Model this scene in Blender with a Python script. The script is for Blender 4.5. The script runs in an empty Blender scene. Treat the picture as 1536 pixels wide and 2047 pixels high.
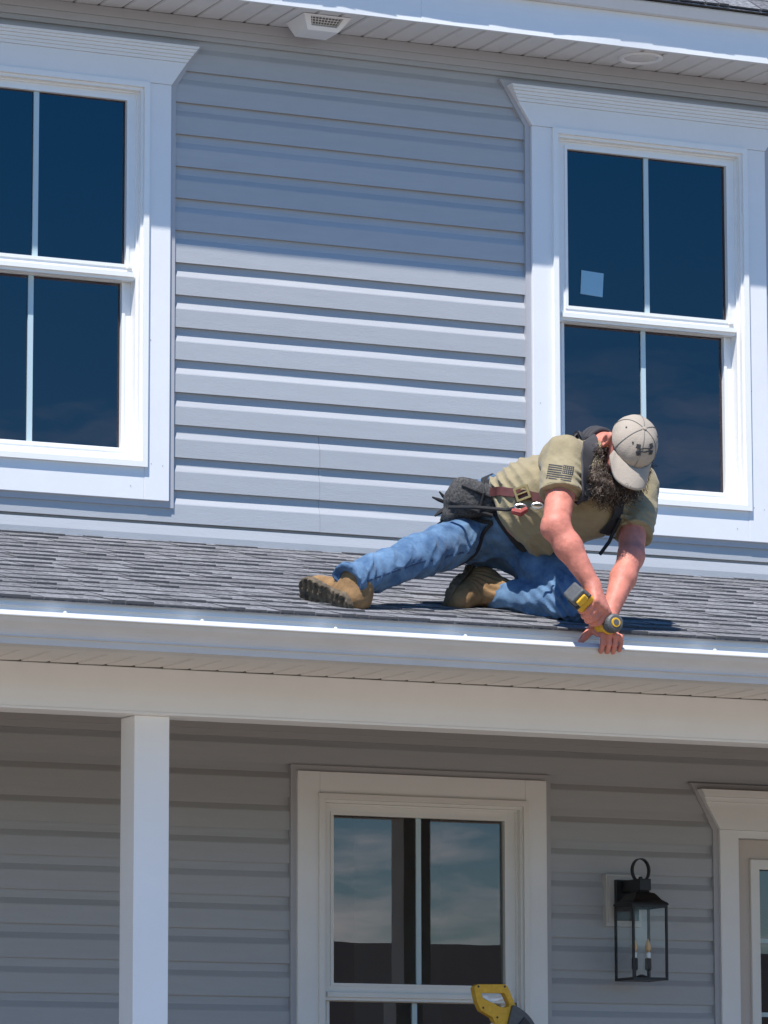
import bpy, bmesh, math, random
import numpy as np
from mathutils import Vector, Matrix, noise
R = math.radians
random.seed(7)
rng = np.random.default_rng(5)
scn = bpy.context.scene
COL = scn.collection

# ------------------------------------------------------------------ camera
cam_d = bpy.data.cameras.new("camera")
cam_d.sensor_fit = 'HORIZONTAL'
cam_d.sensor_width = 36.0
cam_d.lens = 36.0 * 8830.57 / 1536.0
cam_d.clip_start = 0.5
cam_d.clip_end = 3000
cam = bpy.data.objects.new("camera", cam_d)
COL.objects.link(cam)
YAW, PITCH, ROLL = 0.43477239, 0.15486365, -0.001764173
fw = Vector((math.sin(YAW) * math.cos(PITCH), math.cos(YAW) * math.cos(PITCH), math.sin(PITCH)))
r0 = Vector((math.cos(YAW), -math.sin(YAW), 0))
u0 = r0.cross(fw)
rr = math.cos(ROLL) * r0 + math.sin(ROLL) * u0
uu = -math.sin(ROLL) * r0 + math.cos(ROLL) * u0
M3 = Matrix((rr, uu, -fw)).transposed()
cam.matrix_world = Matrix.Translation((0, -15.4539667, 1.6)) @ M3.to_4x4()
scn.camera = cam

# ------------------------------------------------------------------ daylight
SUN_EL, SUN_AZ = R(63), R(42)          # azimuth measured from -Y towards -X
world = bpy.data.worlds.new("World")
scn.world = world
world.use_nodes = True
wn = world.node_tree.nodes
wl = world.node_tree.links
bg = wn['Background']
sky = wn.new('ShaderNodeTexSky')
sky.sky_type = 'NISHITA'
sky.sun_disc = False
sky.sun_elevation = SUN_EL
sky.sun_rotation = R(180) + SUN_AZ
sky.altitude = 300
sky.air_density = 1.0
sky.dust_density = 0.1
sky.ozone_density = 5.0
# thin fair-weather cloud bands low in the sky, all the way round
tc = wn.new('ShaderNodeTexCoord')
mp = wn.new('ShaderNodeMapping'); mp.inputs['Scale'].default_value = (2.2, 2.2, 9.0)
cn = wn.new('ShaderNodeTexNoise'); cn.inputs['Scale'].default_value = 6.0; cn.inputs['Detail'].default_value = 7; cn.inputs['Roughness'].default_value = .6
cr = wn.new('ShaderNodeValToRGB')
cr.color_ramp.elements[0].position = .50; cr.color_ramp.elements[0].color = (0, 0, 0, 1)
cr.color_ramp.elements[1].position = .66; cr.color_ramp.elements[1].color = (.55, .55, .55, 1)
mx = wn.new('ShaderNodeMixRGB'); mx.inputs['Color2'].default_value = (13, 13.4, 14.2, 1)
wl.new(tc.outputs['Generated'], mp.inputs['Vector']); wl.new(mp.outputs['Vector'], cn.inputs['Vector'])
sx_ = wn.new('ShaderNodeSeparateXYZ'); hr_ = wn.new('ShaderNodeMapRange'); hm_ = wn.new('ShaderNodeMath'); hm_.operation = 'MULTIPLY'
hr_.inputs['From Min'].default_value = .20; hr_.inputs['From Max'].default_value = .10     # the cloud lies low, near the horizon
wl.new(tc.outputs['Generated'], sx_.inputs[0]); wl.new(sx_.outputs['Z'], hr_.inputs['Value'])
wl.new(cn.outputs['Fac'], cr.inputs['Fac']); wl.new(cr.outputs['Color'], hm_.inputs[0]); wl.new(hr_.outputs['Result'], hm_.inputs[1])
wl.new(hm_.outputs[0], mx.inputs['Fac'])
hs_ = wn.new('ShaderNodeHueSaturation'); hs_.inputs['Saturation'].default_value = 1.42
wl.new(sky.outputs['Color'], hs_.inputs['Color']); wl.new(hs_.outputs['Color'], mx.inputs['Color1']); wl.new(mx.outputs['Color'], bg.inputs['Color'])
bg.inputs['Strength'].default_value = 0.113

sd = bpy.data.lights.new("sun", 'SUN')
sd.energy = 4.75
sd.angle = R(.53)
sd.color = (1.0, .955, .90)
sun = bpy.data.objects.new("sun", sd)
COL.objects.link(sun)
to_sun = Vector((-math.sin(SUN_AZ) * math.cos(SUN_EL), -math.cos(SUN_AZ) * math.cos(SUN_EL), math.sin(SUN_EL)))
sun.rotation_euler = to_sun.to_track_quat('Z', 'Y').to_euler()
sun.location = (0, -20, 40)

scn.view_settings.view_transform = 'Standard'
scn.view_settings.look = 'None'
scn.view_settings.gamma = 1
scn.view_settings.use_curve_mapping = False
scn.view_settings.exposure = 0.58
scn.render.engine = 'CYCLES'
scn.cycles.max_bounces = 8
scn.cycles.diffuse_bounces = 4
scn.cycles.transparent_max_bounces = 32
scn.cycles.caustics_reflective = False
scn.cycles.caustics_refractive = False
try:
    scn.cycles.use_denoising = True
except Exception:
    pass

# ------------------------------------------------------------------ materials
def mat(name, col, rough=.5, metal=0.0, spec=.5, noise_amt=0.0, noise_scale=20, bump=0.0, bump_scale=200, dark=None,
        stretch=(1, 1, 1), coat=0.0, islands=0.0, sheen=0.0):
    m = bpy.data.materials.new(name)
    m.use_nodes = True
    nt = m.node_tree; n = nt.nodes; l = nt.links
    b = n['Principled BSDF']
    b.inputs['Roughness'].default_value = rough
    b.inputs['Metallic'].default_value = metal
    b.inputs['Specular IOR Level'].default_value = spec
    b.inputs['Coat Weight'].default_value = coat
    if sheen: b.inputs['Sheen Weight'].default_value = sheen
    b.inputs['Base Color'].default_value = (*col, 1)
    t = n.new('ShaderNodeTexCoord'); mpn = n.new('ShaderNodeMapping')
    mpn.inputs['Scale'].default_value = stretch
    l.new(t.outputs['Object'], mpn.inputs['Vector'])
    src = None
    if noise_amt:
        nz = n.new('ShaderNodeTexNoise'); nz.inputs['Scale'].default_value = noise_scale
        nz.inputs['Detail'].default_value = 6; nz.inputs['Roughness'].default_value = .65
        l.new(mpn.outputs['Vector'], nz.inputs['Vector'])
        rp = n.new('ShaderNodeMapRange')
        rp.inputs['From Min'].default_value = .3; rp.inputs['From Max'].default_value = .7
        l.new(nz.outputs['Fac'], rp.inputs['Value'])
        mxn = n.new('ShaderNodeMixRGB')
        d = dark if dark else tuple(c * (1 - noise_amt) for c in col)
        mxn.inputs['Color1'].default_value = (*d, 1); mxn.inputs['Color2'].default_value = (*col, 1)
        l.new(rp.outputs['Result'], mxn.inputs['Fac'])
        src = mxn.outputs['Color']
    if islands:
        oi = n.new('ShaderNodeObjectInfo'); ge = n.new('ShaderNodeNewGeometry')
        ad = n.new('ShaderNodeMath'); ad.operation = 'ADD'
        fr = n.new('ShaderNodeMath'); fr.operation = 'FRACT'
        l.new(oi.outputs['Random'], ad.inputs[0]); l.new(ge.outputs['Random Per Island'], ad.inputs[1])
        l.new(ad.outputs[0], fr.inputs[0])
        mr = n.new('ShaderNodeMapRange'); mr.inputs['To Min'].default_value = 1 - islands; mr.inputs['To Max'].default_value = 1 + islands
        l.new(fr.outputs[0], mr.inputs['Value'])
        mul = n.new('ShaderNodeMixRGB'); mul.blend_type = 'MULTIPLY'; mul.inputs['Fac'].default_value = 1
        if src: l.new(src, mul.inputs['Color1'])
        else: mul.inputs['Color1'].default_value = (*col, 1)
        l.new(mr.outputs['Result'], mul.inputs['Color2'])
        src = mul.outputs['Color']
    if src: l.new(src, b.inputs['Base Color'])
    if bump:
        nb = n.new('ShaderNodeTexNoise'); nb.inputs['Scale'].default_value = bump_scale; nb.inputs['Detail'].default_value = 4
        l.new(mpn.outputs['Vector'], nb.inputs['Vector'])
        bp = n.new('ShaderNodeBump'); bp.inputs['Strength'].default_value = bump; bp.inputs['Distance'].default_value = .004
        l.new(nb.outputs['Fac'], bp.inputs['Height']); l.new(bp.outputs['Normal'], b.inputs['Normal'])
    return m

def glass(name, tint, refl, base=.05, rough=0.0, wave=.04):
    m = bpy.data.materials.new(name); m.use_nodes = True
    nt = m.node_tree; n = nt.nodes; l = nt.links
    n.remove(n['Principled BSDF'])
    tr = n.new('ShaderNodeBsdfTransparent'); tr.inputs['Color'].default_value = (*tint, 1)
    gl = n.new('ShaderNodeBsdfGlossy'); gl.inputs['Color'].default_value = (*refl, 1); gl.inputs['Roughness'].default_value = rough
    ge = n.new('ShaderNodeNewGeometry'); dt = n.new('ShaderNodeVectorMath'); dt.operation = 'DOT_PRODUCT'
    l.new(ge.outputs['Normal'], dt.inputs[0]); l.new(ge.outputs['Incoming'], dt.inputs[1])
    ab = n.new('ShaderNodeMath'); ab.operation = 'ABSOLUTE'; l.new(dt.outputs['Value'], ab.inputs[0])
    om = n.new('ShaderNodeMath'); om.operation = 'SUBTRACT'; om.inputs[0].default_value = 1; l.new(ab.outputs[0], om.inputs[1])
    pw = n.new('ShaderNodeMath'); pw.operation = 'POWER'; pw.inputs[1].default_value = 5; l.new(om.outputs[0], pw.inputs[0])
    ad = n.new('ShaderNodeMath'); ad.operation = 'MULTIPLY_ADD'; ad.inputs[1].default_value = 1 - base; ad.inputs[2].default_value = base
    ad.use_clamp = True
    # slight waviness of the sheet
    tcn = n.new('ShaderNodeTexCoord'); nz = n.new('ShaderNodeTexNoise'); nz.inputs['Scale'].default_value = 2.5
    bp = n.new('ShaderNodeBump'); bp.inputs['Strength'].default_value = wave; bp.inputs['Distance'].default_value = .01
    l.new(tcn.outputs['Object'], nz.inputs['Vector']); l.new(nz.outputs['Fac'], bp.inputs['Height']); l.new(bp.outputs['Normal'], gl.inputs['Normal'])
    ms = n.new('ShaderNodeMixShader')
    l.new(pw.outputs[0], ad.inputs[0]); l.new(ad.outputs[0], ms.inputs['Fac'])
    l.new(tr.outputs[0], ms.inputs[1]); l.new(gl.outputs[0], ms.inputs[2])
    l.new(ms.outputs[0], n['Material Output'].inputs['Surface'])
    return m

M = {}
M['siding'] = mat('vinyl_siding', (.402, .418, .442), .45, noise_amt=.07, noise_scale=5, bump=.16, bump_scale=45, stretch=(1, 9, 9), islands=.035)
M['trim'] = mat('white_trim', (.77, .775, .785), .4, noise_amt=.04, noise_scale=7, bump=.05, bump_scale=30)
M['vinyl'] = mat('white_window_vinyl', (.82, .82, .81), .3, noise_amt=.03, noise_scale=14)
M['soffit'] = mat('vinyl_soffit', (.66, .655, .65), .5, noise_amt=.06, noise_scale=10)
M['fascia'] = mat('aluminium_fascia', (.76, .78, .80), .38, noise_amt=.05, noise_scale=5, bump=.25, bump_scale=3)
M['gutter'] = mat('gutter_aluminium', (.57, .575, .58), .36, noise_amt=.12, noise_scale=5, stretch=(1, 3, 3), bump=.12, bump_scale=4)
M['porch_trim'] = mat('porch_trim', (.82, .825, .83), .5, noise_amt=.05, noise_scale=4)
M['shingle'] = mat('asphalt_shingle', (.285, .288, .305), .95, spec=.2, noise_amt=.62, noise_scale=95, bump=1.0, bump_scale=170, dark=(.045, .045, .05), stretch=(.6, 1, 1), islands=.22)
M['shingle_edge'] = mat('shingle_asphalt_edge', (.075, .075, .08), .9)
M['deck'] = mat('roof_underlay', (.06, .06, .062), .9)
M['glass'] = glass('window_glass', (.30, .31, .31), (.85, .70, .74), .11)
M['glass_low'] = glass('porch_window_glass', (.72, .76, .75), (.98, .82, .80), .080, wave=.012)
M['black'] = mat('black_lantern_metal', (.012, .012, .013), .45, noise_amt=.3, noise_scale=60)
M['clear'] = glass('lantern_glass', (.985, .988, .99), (.7, .7, .7), .02)
M['door'] = mat('tan_door_paint', (.56, .50, .455), .45, noise_amt=.05, noise_scale=6)
M['room'] = mat('room_wall_paint', (.62, .63, .61), .8, noise_amt=.1, noise_scale=2)
M['room_dark'] = mat('room_dark', (.045, .045, .045), .8)
M['column'] = mat('column_wrap', (.88, .885, .89), .4, noise_amt=.03, noise_scale=5)
M['beadboard'] = mat('dark_porch_ceiling', (.30, .21, .13), .6, noise_amt=.2, noise_scale=8, stretch=(1, 12, 1))  # unseen ceiling; dark warm tone invented to cut and warm the bounce light
M['decking'] = mat('brown_porch_decking', (.20, .145, .10), .75, noise_amt=.3, noise_scale=9, stretch=(1, 10, 1))  # unseen floor, browned so less and warmer light bounces up the porch wall
M['concrete'] = mat('porch_concrete', (.38, .33, .27), .85, noise_amt=.25, noise_scale=12, bump=.2, bump_scale=90)
M['soil'] = mat('bare_ground', (.36, .305, .24), .95, noise_amt=.45, noise_scale=1.2, bump=.6, bump_scale=25)
M['sticker'] = mat('pale_sticker', (.25, .45, .58), .6, noise_amt=.06, noise_scale=40)
M['jch'] = mat('siding_channel', (.41, .41, .435), .42, noise_amt=.04, noise_scale=8)

# ------------------------------------------------------------------ helpers
class MB:
    def __init__(s): s.v = []; s.f = []
    def add(s, vs, fs):
        o = len(s.v); s.v += [tuple(v) for v in vs]; s.f += [tuple(i + o for i in f) for f in fs]; return s
    def box(s, x0, x1, y0, y1, z0, z1):
        return s.add([(x0, y0, z0), (x1, y0, z0), (x1, y1, z0), (x0, y1, z0), (x0, y0, z1), (x1, y0, z1), (x1, y1, z1), (x0, y1, z1)],
                     [(0, 3, 2, 1), (4, 5, 6, 7), (0, 1, 5, 4), (1, 2, 6, 5), (2, 3, 7, 6), (3, 0, 4, 7)])
    def prism(s, prof, x0, x1):            # closed (y,z) profile, counter-clockwise seen from +X, swept along X
        n = len(prof)
        s.add([(x0, y, z) for y, z in prof] + [(x1, y, z) for y, z in prof],
              [(i, (i + 1) % n, n + (i + 1) % n, n + i)[::-1] for i in range(n)] + [tuple(range(n))[::-1], tuple(range(n, 2 * n))][::-1])
        return s
    def plate(s, poly, y0, y1):            # (x,z) polygon between two Y planes (y0 in front)
        n = len(poly)
        s.add([(x, y0, z) for x, z in poly] + [(x, y1, z) for x, z in poly],
              [(i, (i + 1) % n, n + (i + 1) % n, n + i) for i in range(n)] + [tuple(range(n))[::-1], tuple(range(n, 2 * n))])
        return s
    def ring(s, outer, inner, y0, y1):     # polygon with a same-count hole, extruded in Y
        n = len(outer)
        V = [(x, y0, z) for x, z in outer] + [(x, y0, z) for x, z in inner] + [(x, y1, z) for x, z in outer] + [(x, y1, z) for x, z in inner]
        F = []
        for i in range(n):
            j = (i + 1) % n
            F += [(i, n + i, n + j, j), (2 * n + i, 2 * n + j, 3 * n + j, 3 * n + i), (i, j, 2 * n + j, 2 * n + i), (n + i, 3 * n + i, 3 * n + j, n + j)]
        return s.add(V, F)
    def tube(s, pts, rad, seg=8, closed=False, cap=True):
        pts = [Vector(p) for p in pts]; n = len(pts); base = len(s.v)
        rads = rad if hasattr(rad, '__len__') else [rad] * n
        up = None
        for i, p in enumerate(pts):
            a = pts[(i - 1) % n] if (closed or i > 0) else p
            b = pts[(i + 1) % n] if (closed or i < n - 1) else p
            t = (b - a).normalized()
            if up is None:
                up = Vector((0, 0, 1)) if abs(t.z) < .9 else Vector((1, 0, 0))
            u = (up - t * up.dot(t)).normalized(); up = u; w = t.cross(u)
            for k in range(seg):
                an = 2 * math.pi * k / seg
                s.v.append(tuple(p + (u * math.cos(an) + w * math.sin(an)) * rads[i]))
        for i in range(n if closed else n - 1):
            for k in range(seg):
                a = base + i * seg + k; b = base + i * seg + (k + 1) % seg
                c = base + ((i + 1) % n) * seg + (k + 1) % seg; d = base + ((i + 1) % n) * seg + k
                s.f.append((a, b, c, d))
        if cap and not closed:
            s.f.append(tuple(base + k for k in range(seg))[::-1]); s.f.append(tuple(base + (n - 1) * seg + k for k in range(seg)))
        return s
    def lathe(s, c, prof, seg=20, axis='z'):   # (r,h) profile round an axis through c
        base = len(s.v)
        for r, h in prof:
            for k in range(seg):
                a = 2 * math.pi * k / seg; x, y = r * math.cos(a), r * math.sin(a)
                s.v.append((c[0] + x, c[1] + y, c[2] + h) if axis == 'z' else (c[0] + x, c[1] - h, c[2] + y) if axis == 'y' else (c[0] + h, c[1] + x, c[2] + y))
        for i in range(len(prof) - 1):
            for k in range(seg):
                a = base + i * seg + k; b = base + i * seg + (k + 1) % seg
                s.f.append((a, b, b + seg, a + seg))
        s.f.append(tuple(base + k for k in range(seg))[::-1]); e = base + (len(prof) - 1) * seg
        s.f.append(tuple(e + k for k in range(seg)))
        return s
    def mesh(s, name, m, smooth=False, fix=True):
        me = bpy.data.meshes.new(name)
        me.from_pydata(s.v, [], s.f)
        if fix:
            bm = bmesh.new(); bm.from_mesh(me); bmesh.ops.recalc_face_normals(bm, faces=bm.faces); bm.to_mesh(me); bm.free()
        me.materials.append(m)
        if smooth:
            me.polygons.foreach_set('use_smooth', [True] * len(me.polygons))
        me.update()
        return me
    def build(s, name, m, parent=None, smooth=False, bevel=0.0):
        return link(name, s.mesh(name, m, smooth), parent, bevel)

def link(name, me, parent=None, bevel=0.0):
    o = bpy.data.objects.new(name, me); COL.objects.link(o)
    if parent is not None: o.parent = parent
    if bevel:
        b = o.modifiers.new('bevel', 'BEVEL'); b.width = bevel; b.segments = 2; b.limit_method = 'ANGLE'
    return o
def empty(name, parent=None):
    o = bpy.data.objects.new(name, None); o.empty_display_size = .2; COL.objects.link(o)
    if parent is not None: o.parent = parent
    return o
def tag(o, label=None, cat=None, group=None, kind=None):
    if label: o['label'] = label
    if cat: o['category'] = cat
    if group: o['group'] = group
    if kind: o['kind'] = kind
    return o

# ------------------------------------------------------------------ setting
g = MB()
g.add([(-1500, -1500, 0), (1500, -1500, 0), (1500, 1500, 0), (-1500, 1500, 0)], [(0, 1, 2, 3)])
tag(g.build('ground', M['soil']), 'bare earth yard around the house', None, kind='structure')

# house across the street: shows only as the dark band mirrored in the porch window
nh = empty('neighbour_house')
tag(nh, 'low house across the street mirrored as the dark lower band in the porch window', 'house')
NW = mat('neighbour_wall', (.14, .13, .125), .8); NR = mat('neighbour_roof', (.05, .05, .055), .9)
MB().box(2, 62, -66, -56, 0, 3.4).build('wall', NW, nh)
MB().add([(1.4, -55.4, 3.4), (62.6, -55.4, 3.4), (62.6, -66.6, 3.4), (1.4, -66.6, 3.4), (4, -61, 6.45), (60, -61, 6.45)],
         [(0, 1, 5, 4), (1, 2, 5), (2, 3, 4, 5), (3, 0, 4), (3, 2, 1, 0)]).build('roof', NR, nh)
for k in range(8):
    wf = MB().box(5 + 7 * k, 7 + 7 * k, -55.98, -55.9, 1, 2.5).build('window', M['trim'], nh)
    MB().box(5.1 + 7 * k, 6.9 + 7 * k, -55.9, -55.88, 1.1, 2.4).build('pane', M['black'], wf)

# ------------------------------------------------------------------ house
house = empty('house')
tag(house, 'grey sided two storey house with white trim and shingled porch roof', 'house')
HX0, HX1 = 2.0, 14.0
ROOF_S = .2526
def roof_z(y): return 4.083 + ROOF_S * y

# openings (glass apertures): (x0, x1, z0, z1)
UW = [(5.275, 6.165, 4.37, 5.866), (7.918, 8.805, 4.37, 5.866)]
LW = (6.89, 7.78, 1.62, 3.143)
DR = (8.73, 9.64, 1.0, 3.035)

def wall_cells(mb, x0, x1, z0, z1, holes, y0, y1):
    xs = sorted({x0, x1, *[h[0] for h in holes], *[h[1] for h in holes]}); zs = sorted({z0, z1, *[h[2] for h in holes], *[h[3] for h in holes]})
    for i in range(len(xs) - 1):
        for j in range(len(zs) - 1):
            cx, cz = (xs[i] + xs[i + 1]) / 2, (zs[j] + zs[j + 1]) / 2
            if any(h[0] < cx < h[1] and h[2] < cz < h[3] for h in holes): continue
            mb.box(xs[i], xs[i + 1], y0, y1, zs[j], zs[j + 1])

up_wall = MB(); wall_cells(up_wall, HX0, HX1, 3.75, 6.35, UW, .018, .16)
up_wall = up_wall.build('upper_wall', M['siding'], house)
lo_wall = MB(); wall_cells(lo_wall, HX0, HX1, .5, 3.7495, [LW, DR], .018, .16)
lo_wall = lo_wall.build('lower_wall', M['siding'], house)
# other outside walls and the rooms behind the glass
oth = MB()
oth.box(HX0, HX0 + .15, .16, 8.9, .5, 6.35).box(HX1 - .15, HX1, .16, 8.9, .5, 6.35).box(HX0, HX1, 8.9, 9.05, .5, 6.35)
oth.build('outer_wall', M['siding'], house)
fl = MB()
fl.box(HX0 + .15, HX1 - .15, .16, 8.9, .85, 1.0).box(HX0 + .15, HX1 - .15, .16, 8.9, 3.72, 3.98).box(HX0 + .15, HX1 - .15, .16, 8.9, 6.2, 6.3)
fl.build('interior_floor', M['room'], house)
ip = MB()
ip.box(HX0 + .15, HX1 - .15, 3.9, 4.0, 1.0, 3.72).box(HX0 + .15, HX1 - .15, 4.4, 4.5, 3.98, 6.2).box(8.47, 8.57, .16, 3.9, 1.0, 3.72)
ip.box(8.05, 8.57, 2.2, 2.3, 1.0, 3.72)
ip.build('interior_wall', M['room'], house)
MB().box(HX0, HX1, .0, 9.0, .3, .5).build('foundation', M['concrete'], house)

# ---- siding: every course is a plank
EXP = .127
def siding_profile(zb, top=True):
    t = zb + EXP
    return [(0.0, zb), (.0022, zb + .0005), (.0022, zb + .034), (.0165, zb + .034), (.0165, t + .033), (.0125, t + .033), (.0125, t - .016), (.0118, t - .0315), (.0012, zb + .0735), (.0003, zb + .070)]
def course(zb, spans, parent):
    for a, b in spans:
        d = random.uniform(-.0006, .0006)
        pf = siding_profile(zb); n = len(pf); ns = max(2, int((b - a) / .22)); mb = MB(); p1, p2 = random.uniform(0, 6), random.uniform(0, 6)
        for i in range(ns + 1):
            x = a + (b - a) * i / ns
            wv = .0007 * math.sin(x * 4.3 + p1) + .0005 * math.sin(x * 9.7 + p2)
            mb.v += [(x, y + (d + wv if y < .006 else 0), z + (.0004 * math.sin(x * 3.1 + p2) if y < .0025 and z < zb + .05 else 0)) for y, z in pf]
        for i in range(ns):
            for k in range(n): mb.f.append((i * n + k, (i + 1) * n + k, (i + 1) * n + (k + 1) % n, i * n + (k + 1) % n))
        mb.f += [tuple(range(n)), tuple(ns * n + k for k in range(n))[::-1]]
        mb.build('siding_plank', M['siding'], parent)
def spans(z0, z1, holes, seams=()):
    s = [(HX0, HX1)]
    for h in holes:
        if h[2] < z1 - .004 and h[3] > z0 + .004:
            n = []
            for a, b in s:
                if h[0] > a: n.append((a, min(b, h[0])))
                if h[1] < b: n.append((max(a, h[1]), b))
            s = [(a, b) for a, b in n if b > a]
    for q in seams:
        n = []
        for a, b in s:
            if a < q < b: n += [(a, q - .0006), (q + .0006, b)]
            else: n.append((a, b))
        s = n
    return s
pad = .06
uh = [(a - pad, b + pad, c - .08, d + .06) for a, b, c, d in UW]
for k in range(-3, 14):
    zb = 5.814 - EXP * k
    se = [6.903] if k in (11, 12, 13) else [[3.4, 10.4], [4.7, 11.5], [2.9, 9.6], [4.1, 12.4]][k % 4]
    course(zb, spans(zb, zb + EXP, uh, se), up_wall)
lh = [(LW[0] - pad, LW[1] + pad, LW[2] - .08, LW[3] + .06), (DR[0] - pad, DR[1] + pad, DR[2] - .05, DR[3] + .06)]
for k in range(-2, 17):
    zb = 3.130 - EXP * k
    course(zb, spans(zb, zb + EXP, lh, [[4.1, 10.4], [3.2, 11.5], [4.6, 12.1]][k % 3]), lo_wall)

# ---- channels and casings
def jring(x0, x1, z0, z1, tips, parent):
    # siding-coloured channel round the casing, front face 10 mm proud of the laps
    w = .024
    if tips:
        tx, tz = tips
        out = [(x0 - w, z0 - w), (x1 + w, z0 - w), (x1 + w, z1 - .002), (x1 + tx + w + .008, tz + w), (x0 - tx - w - .008, tz + w), (x0 - w, z1 - .002)]
        inn = [(x0, z0), (x1, z0), (x1, z1), (x1 + tx, tz), (x0 - tx, tz), (x0, z1)]
    else:
        out = [(x0 - w, z0 - w), (x1 + w, z0 - w), (x1 + w, z1 + w), (x0 - w, z1 + w)]
        inn = [(x0, z0), (x1, z0), (x1, z1), (x0, z1)]
    MB().ring(out, inn, -.009, .014).build('siding_channel', M['jch'], parent)

def double_hung(nm, ox0, ox1, oz0, oz1, casing_w, head, parent, gl, mid_z, glassx, gz, yfr=0.0, sticker=False, tr='trim'):
    """a double-hung window: ox/oz = unit opening (frame outside)"""
    w = empty(nm, parent)
    cx0, cx1 = ox0 - casing_w, ox1 + casing_w
    T = M[tr]
    zt = oz1 + .0045 if head else oz1 + casing_w
    # casings
    bot = oz0 - .13
    MB().box(cx0, ox0 + .004, -.022, .014, bot + .0, zt).build('side_casing', T, w, bevel=.0015)
    MB().box(ox1 - .004, cx1, -.022, .014, bot + .0, zt).build('side_casing', T, w, bevel=.0015)
    MB().box(ox0 + .0045, ox1 - .0045, -.021, .014, bot, oz0 + .004).build('bottom_casing', T, w, bevel=.0015)
    if head:
        tx, tz = head
        def xs(z): return tx * (z - zt) / (tz - zt)
        hz = zt + .0008; c0 = zt + (tz - zt) * .60
        MB().plate([(cx0 - xs(hz), hz), (cx1 + xs(hz), hz), (cx1 + xs(c0), c0), (cx0 - xs(c0), c0)], -.026, .014).build('head_casing', T, w, bevel=.0012)
        cr = MB(); st = [(.0, -.031), (.22, -.036), (.42, -.042), (.64, -.049), (.82, -.055), (1.0, -.055)]
        for (f0, y), (f1, _) in zip(st, st[1:]):
            za, zb = c0 + (tz - c0) * f0 + .0006, c0 + (tz - c0) * f1
            cr.plate([(cx0 - xs(za), za), (cx1 + xs(za), za), (cx1 + xs(zb), zb), (cx0 - xs(zb), zb)], y, .014)
        cr.build('crown_moulding', T, w)
        jring(cx0, cx1, bot, zt, (tx, tz), w)
    else:
        MB().box(ox0 + .0045, ox1 - .0045, -.021, .014, oz1 - .004, zt).build('head_casing', T, w, bevel=.0015)
        jring(cx0, cx1, bot, zt, None, w)
    # outer vinyl frame, stepped
    V = M['vinyl'] if tr == 'trim' else M['porch_vinyl']
    fr = MB()
    def rect(a, b, c, d): return [(a, c), (b, c), (b, d), (a, d)]
    fr.ring(rect(ox0 - .004, ox1 + .004, oz0 - .006, oz1 + .004), rect(ox0 + .018, ox1 - .018, oz0 + .016, oz1 - .018), -.036, .10)
    fr.ring(rect(ox0 + .0182, ox1 - .0182, oz0 + .0162, oz1 - .0182), rect(ox0 + .028, ox1 - .028, oz0 + .030, oz1 - .030), -.022, .10)
    fr.ring(rect(ox0 + .0282, ox1 - .0282, oz0 + .0302, oz1 - .0302), rect(ox0 + .036, ox1 - .036, oz0 + .042, oz1 - .038), .002, .10)
    fr.build('window_frame', V, w)
    gx0, gx1 = glassx; g0, gm0, gm1, g1 = gz
    # upper sash in front, lower sash behind
    s1 = MB(); s1.ring(rect(ox0 + .0285, ox1 - .0285, gm0 + .0, oz1 - .0305), rect(gx0, gx1, gm1, g1), .012, .045)
    s1.ring(rect(gx0 - .012, gx1 + .012, gm1 - .012, g1 + .012), rect(gx0 + .0005, gx1 - .0005, gm1 + .0005, g1 - .0005), .0085, .0119)
    s1.box(gx0 - .03, gx1 + .03, -.002, .0118, gm0 + .012, gm0 + .030)
    s1.build('upper_sash', V, w)
    s2 = MB(); s2.ring(rect(ox0 + .0285, ox1 - .0285, oz0 + .0305, gm0 + .035), rect(gx0, gx1, g0, gm0 - .002), .052, .085)
    s2.ring(rect(gx0 - .012, gx1 + .012, g0 - .012, gm0 + .01), rect(gx0 + .0005, gx1 - .0005, g0 + .0005, gm0 - .0025), .0485, .0519)
    s2.build('lower_sash', V, w)
    mxm = (gx0 + gx1) / 2
    MB().box(gx0 + .001, gx1 - .001, .030, .034, gm1 + .001, g1 - .001).build('pane', gl, w)
    MB().box(gx0 + .001, gx1 - .001, .070, .074, g0 + .001, gm0 - .003).build('pane', gl, w)
    MB().box(mxm - .0105, mxm + .0105, .022, .0295, gm1 + .001, g1 - .001).build('muntin', M['muntin'], w)
    MB().box(mxm - .0105, mxm + .0105, .062, .0695, g0 + .001, gm0 - .003).build('muntin', M['muntin'], w)
    # tilt latch at the meeting rail
    MB().box(gx1 + .001, gx1 + .022, -.004, .0116, gm1 - .016, gm1 - .008).build('sash_latch', V, w)
    # few casing nails
    nb = MB()
    for (a, b) in ((cx1 - .028, bot + .135), (cx1 - .075, bot + .14), (ox1 - .06, bot + .05), (cx0 + .03, bot + .5), (cx1 - .08, bot + .62)):
        nb.lathe((a, -.0222, b), [(.0016, 0), (.0016, .0012)], 8, 'y')
    nb.build('nail', M['nail'], w)
    return w
M['muntin'] = mat('muntin_grey_blue', (.46, .58, .62), .4)
M['nail'] = mat('nail_head', (.25, .25, .25), .4)
M['porch_vinyl'] = mat('porch_window_vinyl', (.78, .77, .745), .35, noise_amt=.04, noise_scale=12)
for i, (a, b, c, d) in enumerate(UW):
    cx = (a + b) / 2
    double_hung('upper_window', a, b, c, d, .094 if i else .098, (.104, 6.027), house, M['glass'], 5.1,
                (cx - .3675 + .005, cx + .3675 + .005), (4.445, 5.092, 5.153, 5.80))
double_hung('porch_window', *LW, .0885, None, house, M['glass_low'], 2.39, (6.965, 7.70), (1.70, 2.36, 2.425, 3.07), tr='porch_trim')

# sticker on the pane of the right-hand window
tag(MB().plate([(8.064, 5.211), (8.164, 5.205), (8.170, 5.303), (8.069, 5.308)], .0265, .0297).build('window_sticker', M['sticker']), 'small pale blue square sticker on the upper pane of the window above the man', 'sticker')

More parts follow.
